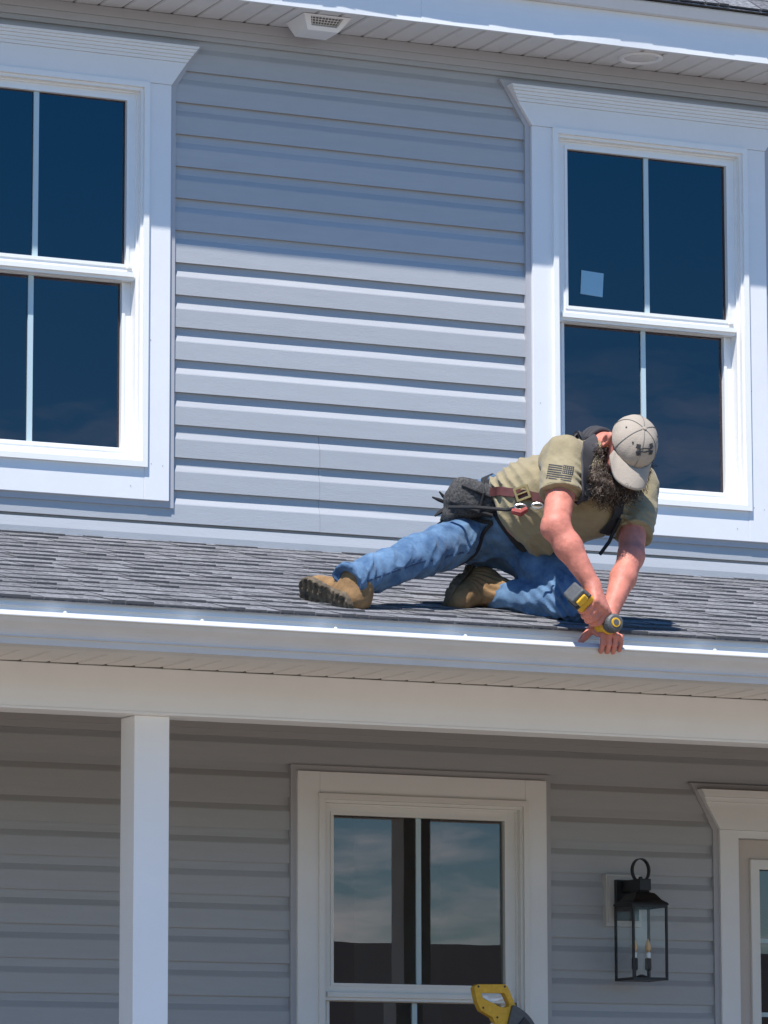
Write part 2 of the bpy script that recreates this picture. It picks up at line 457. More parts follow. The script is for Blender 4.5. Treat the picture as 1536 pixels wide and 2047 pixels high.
# ---- front door
door = empty('front_door', house)
T = M['porch_trim']
MB().box(8.645, 8.730, -.022, .014, .95, 3.066).build('side_casing', T, door, bevel=.0015)
MB().box(9.640, 9.725, -.022, .014, .95, 3.066).build('side_casing', T, door, bevel=.0015)
MB().plate([(8.645, 3.0668), (9.725, 3.0668), (9.725 + .066, 3.176), (8.645 - .066, 3.176)], -.027, .014).build('head_casing', T, door)
MB().plate([(8.645 - .0665, 3.1765), (9.7915, 3.1765), (9.725 + .077, 3.195), (8.645 - .077, 3.195)], -.036, .014).plate([(8.645 - .078, 3.1955), (9.803, 3.1955), (9.82, 3.224), (8.55, 3.224)], -.048, .014).build('crown_moulding', T, door)
jring(8.645, 9.725, .94, 3.066, (.093, 3.226), door)
MB().box(8.7305, 9.6395, -.015, .06, 3.036, 3.066).box(8.7305, 8.7345, -.012, .1, 1.0, 3.0358).box(9.6355, 9.6395, -.012, .1, 1.0, 3.0358).build('door_frame', T, door)
def rect(a, b, c, d): return [(a, c), (b, c), (b, d), (a, d)]
MB().ring(rect(8.736, 9.634, 1.01, 3.034), rect(8.83, 9.54, 1.9, 2.93), .030, .075).build('door_slab', M['door'], door)
MB().ring(rect(8.806, 9.564, 1.876, 2.955), rect(8.846, 9.524, 1.916, 2.915), .016, .031).build('lite_frame', M['porch_vinyl'], door, bevel=.002)
MB().box(8.846, 9.524, .046, .050, 1.916, 2.915).build('pane', M['glass_low'], door)
for z in (2.336, 2.630):
    MB().box(8.8465, 9.5235, .038, .0455, z - .009, z + .009).build('muntin', M['muntin'], door)
MB().box(9.175, 9.195, .0375, .0452, 1.917, 2.914).build('muntin', M['muntin'], door)
MB().lathe((9.57, .03, 1.95), [(.03, 0), (.03, .01), (.012, .015), (.012, .05), (.03, .06), (.03, .085), (.01, .095)], 14, 'y').build('handle', M['black'], door)

# ---- porch: beam, ceiling, soffit, fascia, columns, floor
PT = M['porch_trim']
MB().box(HX0, HX1, -1.70, -1.55, 3.2305, 3.379).build('porch_beam', PT, house, bevel=.002)
MB().box(HX0, HX1, -1.701, -1.64, 3.222, 3.2302).box(HX0, HX1, -1.63, -1.549, 3.224, 3.2302).build('beam_trim', M['porch_beam_under'] if 'porch_beam_under' in M else PT, house)
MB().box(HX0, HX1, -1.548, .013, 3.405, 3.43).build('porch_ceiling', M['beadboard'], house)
MB().box(HX0, HX1, -.018, .0135, 3.378, 3.404).box(HX0, HX1, -.012, .0135, 3.352, 3.3778).build('ceiling_channel', M['jch'], house)
for cxa in (2.945, 5.476, 8.010, 10.54, 13.07):
    c = MB().box(cxa, cxa + .127, -1.665, -1.538, 1.0, 3.2218).build('porch_column', M['column'], house, bevel=.003)
    MB().box(cxa - .02, cxa + .147, -1.685, -1.518, 1.0, 1.16).build('column_base', M['trim'], c)
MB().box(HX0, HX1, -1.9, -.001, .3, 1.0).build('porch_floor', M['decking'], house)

def soffit(z, y0, y1, parent, pitch=.1016):
    x = HX0
    while x < HX1 - .01:
        b = x + pitch
        d = random.uniform(-.0005, .0005)
        mb = MB()
        pr = [(x + .0025, z + .007), (x + .007, z + d), (b - .007, z + d + .0015), (b - .0008, z + .007)]
        n = 4
        mb.add([(px, y0, pz) for px, pz in pr] + [(px, y1, pz) for px, pz in pr], [(i, (i + 1) % n, n + (i + 1) % n, n + i) for i in range(n)] + [(3, 2, 1, 0), (4, 5, 6, 7)])
        mb.build('soffit_plank', M['soffit'], parent)
        x = b
ps = MB().box(HX0, HX1, -2.21, -1.702, 3.388, 3.395).build('porch_soffit', M['deck'], house)
soffit(3.380, -2.06, -1.7035, ps)
MB().box(HX0, HX1, -2.215, -2.055, 3.370, 3.3795).build('soffit_trim', M['soffit'], house)
MB().box(HX0, HX1, -2.2205, -2.2, 3.362, 3.51).build('porch_fascia', M['fascia'], house)

us = MB().box(HX0, HX1, -.33, .017, 6.166, 6.174).build('eave_soffit', M['deck'], house)
soffit(6.157, -.322, -.003, us)
MB().box(HX0, HX1, -.334, -.318, 6.150, 6.1565).build('soffit_trim', M['soffit'], house)
MB().box(HX0, HX1, -.016, .0135, 6.118, 6.1555).build('eave_channel', M['jch'], house)
MB().box(HX0, HX1, -.010, .0135, 6.088, 6.1178).build('eave_channel', M['jch'], house)
# fascia: three lapped lengths of wavy aluminium
for a, b in ((HX0, 7.185), (7.1835, 8.62), (8.6185, HX1)):
    mb = MB(); nn = 40; V = []; F = []
    for i in range(nn + 1):
        x = a + (b - a) * i / nn
        wv = .0022 * math.sin(x * 5.1 + a) + .0016 * math.sin(x * 11.3 + 1)
        y = -.3425 - (.0012 if a != HX0 else 0)
        V += [(x, -.333, 6.148), (x, y, 6.148), (x, y + wv, 6.20), (x, y + wv * .6, 6.25), (x, y, 6.287), (x, -.333, 6.287)]
    for i in range(nn):
        for k in range(6):
            F.append((i * 6 + k, i * 6 + (k + 1) % 6, (i + 1) * 6 + (k + 1) % 6, (i + 1) * 6 + k))
    F += [(0, 1, 2, 3, 4, 5), tuple(nn * 6 + k for k in (5, 4, 3, 2, 1, 0))]
    mb.add(V, F).build('eave_fascia', M['fascia'], house)
MB().prism([(-.3345, 6.2875), (-.374, 6.289), (-.3885, 6.328), (-.3865, 6.334), (-.36, 6.338), (-.3345, 6.338)], HX0, HX1).build('drip_edge', M['soffit'], house)

# ---- main roof above the eave and the gable ends
MS = .62
def mroof(y): return 6.346 + MS * (y + .40)
MB().prism([(-.395, 6.338), (-.395, 6.346), (4.3, mroof(4.3)), (9.4, 6.346), (9.4, 6.338)], HX0 - .2, HX1 + .2).build('main_roof_deck', M['deck'], house)

# ---- shingles: tabs with uneven butts, each a piece; far ones joined
def shingle_mesh(w, L, th, jl, jr, notch=None):
    """one laminated tab, local: x along the course, y up the slope, z off the deck; butt at y=0"""
    mb = MB()
    a = [(0, jl, 0), (w, jr, 0), (w, L, 0), (0, L, 0)]
    t = [(0.002, jl + .001, th), (w - .002, jr + .001, th * 1.04), (w, L, .0012), (0, L, .0012)]
    return mb.add(a + t, [(3, 2, 1, 0), (4, 5, 6, 7), (0, 1, 5, 4), (1, 2, 6, 5), (2, 3, 7, 6), (3, 0, 4, 7)])
def edged(me):                            # the cut asphalt edges under the granules
    me.materials.append(M['shingle_edge'])
    me.polygons.foreach_set('material_index', [0 if i % 6 in (0, 1) else 1 for i in range(len(me.polygons))])
    return me
def shingle_roof(name_parent, y_edge, z_edge, slope, n_courses, x0, x1, exp, cap_n, view_x, seed):
    rd = random.Random(seed)
    ang = math.atan(slope); ca, sa = math.cos(ang), math.sin(ang)
    def place(mb, x, s, lift):
        out = []
        for vx, vy, vz in mb.v:
            ss = s + vy; n = vz + lift
            out.append((x + vx, y_edge + ss * ca - n * sa, z_edge + ss * sa + n * ca))
        return out
    items = []
    for k in range(n_courses):
        x = x0 - rd.uniform(0, .2)
        while x < x1:
            w = rd.choice((.045, .06, .08, .1, .13, .16)) * rd.uniform(.9, 1.1)
            thick = rd.random() < .5
            th = (.0085 if thick else .005) * rd.uniform(.85, 1.2)
            j = 0.0 if (thick or k == 0) else rd.uniform(.0, .014)
            mb = shingle_mesh(w - .002, exp + .03, th, j + rd.uniform(-.002, .002), j + rd.uniform(-.002, .002))
            items.append((k, x + w / 2, place(mb, x, k * exp, .0035), mb.f))
            x += w
    def lo(k): return view_x(k)
    ins = [it for it in items if lo(it[0])[0] - .15 < it[1] < lo(it[0])[1] + .15]
    ins.sort(key=lambda it: it[0])
    keep = ins[:cap_n]; ids = {id(i) for i in keep}
    for it in keep:
        m = MB(); m.v = it[2]; m.f = it[3]
        link('shingle', edged(m.mesh('shingle', M['shingle'], fix=False)), name_parent)
    rest = MB()
    for it in items:
        if id(it) not in ids: rest.add(it[2], it[3])
    o = link('shingle_field', edged(rest.mesh('shingle_field', M['shingle'], fix=False)), name_parent); o['kind'] = 'stuff'
PY, PZ = -2.268, 3.509
pr = MB().prism([(-2.235, 3.497), (-2.235, 3.5145), (.017, 4.0830), (.017, 4.060)], HX0, HX1).build('porch_roof', M['deck'], house)
EXPS = .1435
def vx_porch(k):
    y = PY + k * EXPS * .97
    f = (y + 2.26) / 2.26
    return (4.75 + .84 * f, 7.60 + 1.32 * f)
MB().prism([(-2.2655, 3.5065), (-2.2655, 3.5115), (-2.2, 3.5275), (-2.2, 3.5235)], HX0, HX1).build('starter_strip', M['shingle'], pr)
shingle_roof(pr, PY, PZ - .001, ROOF_S, 17, HX0, HX1, EXPS, 298, vx_porch, 3)
MB().prism([(-2.248, 3.488), (-2.2475, 3.5118), (-2.2358, 3.5148), (-2.2358, 3.488)], HX0, HX1).box(HX0, HX1, -2.2352, -2.2215, 3.470, 3.4965).build('drip_edge', M['fascia'], house)
mr = MB().prism([(-.407, 6.3375), (-.407, 6.3415), (-.36, 6.3725), (-.36, 6.3685)], HX0 - .2, HX1 + .2).build('main_roof', M['shingle'], house)
shingle_roof(mr, -.409, 6.3425, MS, 30, HX0 - .2, HX1 + .2, EXPS, 60, lambda k: (7.0, 9.3) if k < 4 else (0, 0), 11)
# gable triangles closing the attic
MB().plate([(0, 0)] * 3, 0, 1) if False else None
gt = MB()
for x in (HX0 + .05, HX1 - .15):
    gt.add([(x, 0, 6.35), (x, 8.95, 6.35), (x, 4.3, mroof(4.3) - .05), (x + .1, 0, 6.35), (x + .1, 8.95, 6.35), (x + .1, 4.3, mroof(4.3) - .05)], [(0, 1, 2), (5, 4, 3), (0, 3, 4, 1), (1, 4, 5, 2), (2, 5, 3, 0)])
gt.build('gable_wall', M['siding'], house)
# flashing where the porch roof meets the wall
MB().prism([(-.006, 4.080), (-.008, 4.112), (.0, 4.150), (.0125, 4.150), (.0125, 4.080)], HX0, HX1).build('wall_flashing', M['flash'] if 'flash' in M else M['siding'], house)

# ---- gutter along the porch edge
gut = empty('gutter', house)
out = [(-2.2225, 3.500), (-2.2225, 3.3575), (-2.310, 3.3555), (-2.3135, 3.377), (-2.3250, 3.3785), (-2.3245, 3.3825), (-2.3270, 3.390), (-2.336, 3.402), (-2.348, 3.4135), (-2.358, 3.4225), (-2.3655, 3.4330), (-2.3665, 3.4372), (-2.3760, 3.4375), (-2.3762, 3.4405), (-2.3610, 3.4560), (-2.354, 3.4568)]
inn = [(-2.355, 3.4545), (-2.361, 3.4535), (-2.3725, 3.4410), (-2.3665, 3.4395), (-2.363, 3.4345), (-2.356, 3.4245), (-2.3465, 3.4155), (-2.3345, 3.404), (-2.3255, 3.392), (-2.3225, 3.383), (-2.3120, 3.3785), (-2.3085, 3.3575), (-2.2242, 3.3592), (-2.2242, 3.500)]
for a, b in ((HX0 - .1, 6.135), (6.1345, HX1 + .1)):
    MB().prism(out + inn, a, b).build('trough', M['gutter'], gut)
M['hanger'] = mat('hanger_white', (.75, .76, .77), .35)
x = 4.960 - .4735 * 6
while x < HX1:
    h = MB().box(x - .014, x + .014, -2.3575, -2.225, 3.4535, 3.4560)
    h.build('gutter_hanger', M['hanger'], gut)
    MB().lathe((x + .002, -2.352, 3.456), [(.0065, 0), (.0065, .004), (.003, .006)], 8).build('screw', M['hanger'], gut)
    x += .4735

#@@OBJECTS@@
# ------------------------------------------------------------------ sculpting with distance fields
RV = Vector((.90708, -.42096, -.00174)); UV = Vector((-.06337, -.14064, .98803)); BV = Vector((-.41616, -.89611, -.15425))
def vn(p, seed=0):
    """value noise, p (n,3) -> (n,) in -1..1"""
    i = np.floor(p).astype(np.int64); f = (p - i).astype(np.float32); f = f * f * (3 - 2 * f)
    def h(a, b, c):
        q = (a * 374761393 + b * 668265263 + c * 2147483647 + seed * 1274126177) & 0x7fffffff
        q = ((q ^ (q >> 13)) * 1274126177) & 0x7fffffff
        return ((q ^ (q >> 16)) & 0xffff).astype(np.float32) / 32767.5 - 1
    r = 0
    for dx in (0, 1):
        for dy in (0, 1):
            for dz in (0, 1):
                w = (f[:, 0] if dx else 1 - f[:, 0]) * (f[:, 1] if dy else 1 - f[:, 1]) * (f[:, 2] if dz else 1 - f[:, 2])
                r = r + w * h(i[:, 0] + dx, i[:, 1] + dy, i[:, 2] + dz)
    return r
def A(v): return np.array(v, dtype=np.float32)
def smin(a, b, k):
    if k <= 0: return np.minimum(a, b)
    h = np.clip(.5 + .5 * (b - a) / k, 0, 1)
    return b + (a - b) * h - k * h * (1 - h)
def cap(P, a, b, ra, rb):
    a, b = A(a), A(b); ab = b - a; t = np.clip((P - a) @ ab / max(ab @ ab, 1e-9), 0, 1)
    return np.linalg.norm(P - a - t[:, None] * ab, axis=1) - (ra + (rb - ra) * t)
def ell(P, c, ax, rad):
    """ellipsoid, ax = 3 unit axes"""
    q = np.stack([(P - A(c)) @ A(x) for x in ax], 1); r = A(rad)
    k0 = np.linalg.norm(q / r, axis=1); k1 = np.linalg.norm(q / (r * r), axis=1)
    return k0 * (k0 - 1) / np.maximum(k1, 1e-6)
def rbox(P, c, ax, half, rd):
    q = np.abs(np.stack([(P - A(c)) @ A(x) for x in ax], 1)) - A(half) + rd
    return np.linalg.norm(np.maximum(q, 0), axis=1) + np.minimum(q.max(1), 0) - rd
def plane(P, o, n): return (P - A(o)) @ A(n)

def sculpt(name, f, lo, hi, h, m, parent=None, smooth_it=1):
    lo, hi = A(lo), A(hi); B = 8
    nb = np.ceil((hi - lo) / (h * B)).astype(int); n = nb * B + 1
    cc = np.stack(np.meshgrid(*[np.arange(k) for k in nb], indexing='ij'), -1).reshape(-1, 3)
    cen = (lo + (cc + .5) * h * B).astype(np.float32)
    dc = f(cen)
    vol = np.ones(tuple(n), np.float32)
    near = np.abs(dc) < h * B * 1.35
    off = np.stack(np.meshgrid(*[np.arange(B + 1)] * 3, indexing='ij'), -1).reshape(-1, 3)
    far = np.nonzero(~near & (dc < 0))[0]
    for i in far:
        a = cc[i] * B; vol[a[0]:a[0] + B + 1, a[1]:a[1] + B + 1, a[2]:a[2] + B + 1] = -1
    ids = np.nonzero(near)[0]
    for s in range(0, len(ids), 400):
        ch = ids[s:s + 400]
        pts = (cc[ch][:, None, :] * B + off[None]).reshape(-1, 3)
        d = f((lo + pts * h).astype(np.float32))
        vol[pts[:, 0], pts[:, 1], pts[:, 2]] = d
    ins = vol < 0
    c8 = [ins[dx:n[0] - 1 + dx, dy:n[1] - 1 + dy, dz:n[2] - 1 + dz] for dx in (0, 1) for dy in (0, 1) for dz in (0, 1)]
    sm = sum(c.astype(np.int8) for c in c8)
    act = (sm > 0) & (sm < 8)
    idx = -np.ones(act.shape, np.int64); ac = np.argwhere(act); idx[act] = np.arange(len(ac))
    acc = np.zeros((len(ac), 3)); cnt = np.zeros(len(ac))
    E = []
    for ax in range(3):
        o1, o2 = [k for k in range(3) if k != ax]
        for p in (0, 1):
            for q in (0, 1):
                a = np.zeros(3, int); a[o1] = p; a[o2] = q; b = a.copy(); b[ax] = 1
                va = vol[tuple((ac + a).T)]; vb = vol[tuple((ac + b).T)]
                cr = (va < 0) != (vb < 0)
                t = np.where(cr, va / np.where(cr, va - vb, 1), 0)
                pt = a + (b - a) * t[:, None]
                acc += pt * cr[:, None]; cnt += cr
    V = lo + (ac + acc / cnt[:, None]) * h
    F = []
    for ax in range(3):
        o1, o2 = (ax + 1) % 3, (ax + 2) % 3
        sl = [slice(1, n[k] - 1) for k in range(3)]; sl[ax] = slice(0, n[ax] - 1)
        s2 = list(sl); s2[ax] = slice(1, n[ax])
        a, b = ins[tuple(sl)], ins[tuple(s2)]
        w = np.argwhere(a != b)
        if not len(w): continue
        fl = a[tuple(w.T)]
        base = w.copy()
        for k in range(3):
            if k != ax: base[:, k] += 1
        e1 = np.zeros(3, int); e1[o1] = 1; e2 = np.zeros(3, int); e2[o2] = 1
        q = np.stack([idx[tuple((base - e1 - e2).T)], idx[tuple((base - e2).T)], idx[tuple(base.T)], idx[tuple((base - e1).T)]], 1)
        q[~fl] = q[~fl][:, ::-1]
        F.append(q)
    F = np.concatenate(F); F = F[(F >= 0).all(1)]
    me = bpy.data.meshes.new(name)
    me.vertices.add(len(V)); me.vertices.foreach_set('co', V.astype(np.float32).ravel())
    me.loops.add(len(F) * 4); me.loops.foreach_set('vertex_index', F.astype(np.int32).ravel())
    me.polygons.add(len(F)); me.polygons.foreach_set('loop_start', np.arange(len(F), dtype=np.int32) * 4)
    me.polygons.foreach_set('loop_total', np.full(len(F), 4, np.int32))
    me.polygons.foreach_set('use_smooth', np.ones(len(F), bool))
    me.update(calc_edges=True); me.validate()
    me.materials.append(m)
    return link(name, me, parent)

from mathutils.bvhtree import BVHTree
def bvh(o):
    me = o.data
    return BVHTree.FromPolygons([v.co[:] for v in me.vertices], [p.vertices[:] for p in me.polygons])
def ribbon(name, path, width, tree, m, parent, off=.004, th=.004, step=.012, closed=False):
    """strap lying on a surface: path points are pulled to the nearest surface"""
    pts = []
    path = [Vector(q) for q in path]
    if closed: path = path + [path[0]]
    for a, b in zip(path, path[1:]):
        k = max(1, int((b - a).length / step))
        pts += [a.lerp(b, i / k) for i in range(k)]
    if not closed: pts.append(path[-1])
    loc = []
    for q in pts:
        l, nrm, _, _ = tree.find_nearest(q)
        loc.append((l, nrm))
    n = len(loc)
    for _ in range(3):
        loc = [(((loc[(i - 1) % n][0] + loc[i][0] * 2 + loc[(i + 1) % n][0]) / 4) if (closed or 0 < i < n - 1) else loc[i][0],
                (loc[(i - 1) % n][1] + loc[i][1] + loc[(i + 1) % n][1]).normalized() if (closed or 0 < i < n - 1) else loc[i][1]) for i in range(n)]
    mb = MB()
    for i, (l, nr) in enumerate(loc):
        a = loc[(i - 1) % n][0] if closed or i else l; b = loc[(i + 1) % n][0] if closed or i < n - 1 else l
        t = (b - a).normalized(); s = t.cross(nr).normalized() * width / 2
        c = l + nr * off
        mb.v += [tuple(c - s), tuple(c + s), tuple(c + s * .96 + nr * th), tuple(c - s * .96 + nr * th)]
    for i in range(n if closed else n - 1):
        j = (i + 1) % n
        for k in range(4):
            mb.f.append((4 * i + k, 4 * i + (k + 1) % 4, 4 * j + (k + 1) % 4, 4 * j + k))
    if not closed: mb.f += [(0, 1, 2, 3), tuple(4 * (n - 1) + k for k in (3, 2, 1, 0))]
    return mb.build(name, m, parent, smooth=False)
def decal(name, polys, org, ua, va, tree, m, parent, off=.0012, sub=3):
    """flat print laid on a surface: polys in (u,v) metres"""
    ua, va = Vector(ua).normalized(), Vector(va).normalized(); nn = ua.cross(va).normalized()
    bm = bmesh.new()
    for pl in polys:
        vs = [bm.verts.new((x, y, 0)) for x, y in pl]
        bm.faces.new(vs)
    bmesh.ops.triangulate(bm, faces=bm.faces)
    for _ in range(sub):
        bmesh.ops.subdivide_edges(bm, edges=[e for e in bm.edges if e.calc_length() > .006], cuts=1, use_grid_fill=True)
        bmesh.ops.triangulate(bm, faces=bm.faces)
    for v in bm.verts:
        o = Vector(org) + ua * v.co.x + va * v.co.y
        h = tree.ray_cast(o + nn * .12, -nn, .3)
        if h[0] is None: h = tree.find_nearest(o)
        v.co = h[0] + h[1] * off
    me = bpy.data.meshes.new(name); bm.to_mesh(me); bm.free(); me.materials.append(m)
    return link(name, me, parent)

# ------------------------------------------------------------------ materials of the man
M['skin'] = mat('sunburnt_skin', (.66, .24, .172), .55, spec=.35, noise_amt=.38, noise_scale=24, bump=.25, bump_scale=170)
sk = M['skin'].node_tree.nodes['Principled BSDF']
sk.inputs['Subsurface Weight'].default_value = .12; sk.inputs['Subsurface Radius'].default_value = (.012, .005, .003); sk.inputs['Subsurface Scale'].default_value = .5
M['shirt'] = mat('olive_tan_shirt', (.30, .25, .15), .8, spec=.2, noise_amt=.18, noise_scale=30, bump=.35, bump_scale=110, sheen=.15)
M['denim'] = mat('faded_denim', (.135, .235, .365), .85, spec=.2, noise_amt=.6, noise_scale=11, dark=(.024, .065, .145), bump=.28, bump_scale=190, sheen=.1)
M['stitch'] = mat('denim_seam', (.03, .065, .14), .85)
M['boot'] = mat('tan_suede', (.30, .18, .085), .85, spec=.2, noise_amt=.4, noise_scale=26, bump=.5, bump_scale=70)
M['sole'] = mat('worn_boot_sole', (.16, .12, .075), .9, noise_amt=.75, noise_scale=34, bump=.9, bump_scale=60, dark=(.03, .025, .018))
M['cap'] = mat('greige_cap_cloth', (.40, .345, .285), .85, spec=.15, noise_amt=.16, noise_scale=22, bump=.3, bump_scale=160)
M['seam'] = mat('cap_seam', (.20, .18, .155), .85)
M['print'] = mat('charcoal_print', (.03, .03, .033), .8)
M['hair'] = mat('greying_beard', (.065, .043, .031), .65, spec=.3, noise_amt=.6, noise_scale=40, islands=.55)
M['grey_hair'] = mat('grey_beard_hair', (.20, .16, .13), .6, spec=.4, islands=.5)
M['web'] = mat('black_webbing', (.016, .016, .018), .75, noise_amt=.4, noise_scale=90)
M['vest'] = mat('charcoal_harness_pad', (.045, .043, .048), .85, noise_amt=.3, noise_scale=40)
M['pouch'] = mat('speckled_pouch', (.10, .097, .094), .9, noise_amt=.95, noise_scale=120, dark=(.008, .008, .009), bump=.8, bump_scale=120)
M['belt'] = mat('dark_red_belt', (.115, .032, .028), .6, noise_amt=.4, noise_scale=60)
M['brass'] = mat('brass_buckle', (.55, .42, .20), .35, metal=.9, noise_amt=.3, noise_scale=80)
M['steel'] = mat('steel_snap', (.60, .60, .62), .3, metal=.9)
M['redstrap'] = mat('red_lanyard', (.35, .06, .05), .7, noise_amt=.3, noise_scale=90)

J = {k: Vector(v) for k, v in {'pelv': (6.808, -1.700, 3.961), 'hipR': (6.794, -1.660, 3.916), 'hipL': (6.896, -1.700, 3.890), 'kneeR': (6.440, -1.900, 3.792),
    'ankR': (6.107, -2.030, 3.664), 'kneeL': (6.960, -2.060, 3.612), 'ankL': (6.787, -1.740, 3.700), 'belly': (6.874, -1.920, 3.991), 'chest': (6.981, -2.080, 4.036),
    'neckb': (7.011, -2.100, 4.167), 'shR': (6.859, -2.160, 4.109), 'shL': (7.195, -2.040, 4.056), 'elR': (6.735, -2.330, 3.851), 'wrR': (6.836, -2.395, 3.648),
    'elL': (7.080, -2.220, 3.784), 'wrL': (6.930, -2.330, 3.549), 'head': (7.052, -2.268, 4.149), 'slR': (6.796, -2.250, 3.977), 'slL': (7.124, -2.160, 3.872)}.items()}
# head frame: face points down and towards the eave
HF = (RV * -.03 + UV * -.79 + BV * .61).normalized()
HU = (RV * .40 + UV * .62 + BV * .67); HU = (HU - HF * HU.dot(HF)).normalized()
HS = HF.cross(HU).normalized()           # towards his right ear
if HS.dot(RV) > 0: HS = -HS
HC = J['head']
def hp(f, u, s): return HC + HF * f + HU * u + HS * s

# the tool and the hand round it
TM = Vector((6.902, -2.375, 3.519)); TB = Vector((6.752, -2.418, 3.618))
ta = (TB - TM).normalized()
t2 = (BV - ta * BV.dot(ta)).normalized(); t1 = ta.cross(t2).normalized()
if t1.dot(UV) < 0: t1 = -t1
def tp(a, e1, e2): return TM + ta * a + t1 * e1 + t2 * e2
FING_R = []
for i in range(4):
    a = .052 + .0215 * i; L = (1.0, 1.06, 1.0, .86)[i]
    FING_R.append([tp(a, .030, .034), tp(a + .001, -.014 * L, .042), tp(a, -.034 * L, .012), tp(a, -.024, -.018)])
FING_L = []
for i in range(4):
    x = 6.880 + .0215 * i; dz = (0, .003, .001, -.002)[i]; L = (.95, 1.0, .97, .78)[i]
    FING_L.append([(x, -2.350, 3.494 + dz), (x - .001 + .0005 * i, -2.3915, 3.480 + dz), (x + .0012 * (i - 1), -2.3885, 3.480 + dz - .031 * L), (x + .002 * (i - 1), -2.3745, 3.480 + dz - .055 * L)])
def f_hands(P, d=None):
    def add(d, e, k): return e if d is None else smin(d, e, k)
    # right hand
    d2 = None
    for i, q in enumerate(FING_R):
        r = (.0112, .0115, .011, .0098)[i]
        d2 = add(d2, cap(P, J['wrR'], q[0], .026, .0145), .012)
        for s in range(3): d2 = smin(d2, cap(P, q[s], q[s + 1], r * (1.06 - .08 * s), r * (1.0 - .09 * s)), .0022)
        d2 = smin(d2, np.linalg.norm(P - A(q[0]), axis=1) - r * 1.2, .004)
    th = [J['wrR'].lerp(tp(.05, .03, 0), .55), tp(.045, .034, -.012), tp(.035, .012, -.036), tp(.055, -.012, -.034)]
    for s in range(3): d2 = smin(d2, cap(P, th[s], th[s + 1], (.017, .014, .0115)[s], (.014, .0115, .0095)[s]), .006)
    d = add(d, d2, .004)
    d3 = None
    for i, q in enumerate(FING_L):
        r = (.0108, .0112, .0108, .0094)[i]
        d3 = add(d3, cap(P, J['wrL'], q[0], .025, .0145), .012)
        for s in range(3): d3 = smin(d3, cap(P, q[s], q[s + 1], r * (1.06 - .08 * s), r * (1.0 - .09 * s)), .0018)
        d3 = smin(d3, np.linalg.norm(P - A(q[1]), axis=1) - r * 1.1, .003)
    th = [(6.912, -2.335, 3.535), (6.868, -2.330, 3.508), (6.842, -2.330, 3.482), (6.822, -2.335, 3.462)]
    for s in range(3): d3 = smin(d3, cap(P, th[s], th[s + 1], (.019, .0155, .0125)[s], (.0155, .0125, .010)[s]), .007)
    return smin(d, d3, .004)
def f_body(P):
    d = cap(P, J['shR'], J['elR'], .056, .046)
    d = smin(d, cap(P, J['elR'], J['elR'].lerp(J['wrR'], .35), .045, .046), .02)
    d = smin(d, cap(P, J['elR'].lerp(J['wrR'], .35), J['wrR'], .046, .0285), .02)
    d = smin(d, cap(P, J['elR'] + RV * -.012, J['elR'] + RV * -.018 + UV * -.01, .034, .030), .02)
    d = smin(d, cap(P, J['shL'], J['elL'], .056, .044), .03)
    d = smin(d, cap(P, J['elL'], J['elL'].lerp(J['wrL'], .35), .043, .043), .02)
    d = smin(d, cap(P, J['elL'].lerp(J['wrL'], .35), J['wrL'], .043, .0275), .02)
    d = f_hands(P, d)
    # trunk and legs, a little inside the clothes
    d = smin(d, cap(P, J['pelv'], J['belly'], .10, .125), .04)
    d = smin(d, cap(P, J['belly'], J['chest'], .125, .115), .04)
    d = smin(d, cap(P, J['shR'], J['shL'], .055, .055), .04)
    d = smin(d, cap(P, J['hipR'], J['kneeR'], .06, .04), .04)
    d = smin(d, cap(P, J['kneeR'], J['ankR'].lerp(J['kneeR'], .2), .04, .028), .03)
    d = smin(d, cap(P, J['hipL'], J['kneeL'], .055, .03), .04)
    d = smin(d, cap(P, J['kneeL'], J['ankL'], .03, .028), .02)
    # neck and head
    d = smin(d, cap(P, J['neckb'], hp(-.035, -.06, 0), .066, .060), .03)
    hd = ell(P, hp(-.005, .012, 0), (HF, HU, HS), (.092, .085, .074))
    hd = smin(hd, ell(P, hp(.035, -.055, 0), (HF, HU, HS), (.060, .068, .058)), .03)
    hd = smin(hd, cap(P, hp(.085, .005, 0), hp(.108, -.030, 0), .010, .014), .012)      # nose
    hd = smin(hd, cap(P, hp(.105, -.034, .012), hp(.105, -.034, -.012), .009, .009), .006)
    hd = smin(hd, cap(P, hp(.088, .022, .036), hp(.088, .022, -.036), .011, .011), .012)   # brow
    hd = smin(hd, cap(P, hp(.068, -.025, .044), hp(.068, -.025, -.044), .018, .018), .02)   # cheeks
    for s in (1, -1):
        hd = np.maximum(hd, -(np.linalg.norm(P - A(hp(.096, .004, .032 * s)), axis=1) - .011))       # eye sockets
        hd = np.minimum(hd, np.linalg.norm(P - A(hp(.084, .003, .032 * s)), axis=1) - .0115)        # eyeballs
    hd = smin(hd, cap(P, hp(.094, -.060, .018), hp(.094, -.060, -.018), .007, .007), .004)   # lips
    hd = smin(hd, cap(P, hp(.092, -.070, .015), hp(.092, -.070, -.015), .0075, .0075), .004)
    for s in (1, -1):                                        # ears: a shell with a hollow
        ea = ell(P, hp(-.012, -.002, .085 * s), (HF, HU, HS), (.022, .036, .013))
        ho = ell(P, hp(-.004, .000, .097 * s), (HF, HU, HS), (.012, .022, .011))
        ea = np.maximum(ea, -ho); ea = smin(ea, np.linalg.norm(P - A(hp(-.004, -.034, .082 * s)), axis=1) - .008, .006)
        hd = smin(hd, ea, .008)
    d = smin(d, hd, .02)
    return d + .0006 * vn(P * 90, 3)

person = sculpt('person', f_body, (5.98, -2.56, 3.35), (7.36, -1.5, 4.34), .0042, M['skin'])
tag(person, 'bearded man in cap, olive shirt and jeans kneeling on the roof above the gutter', 'person')

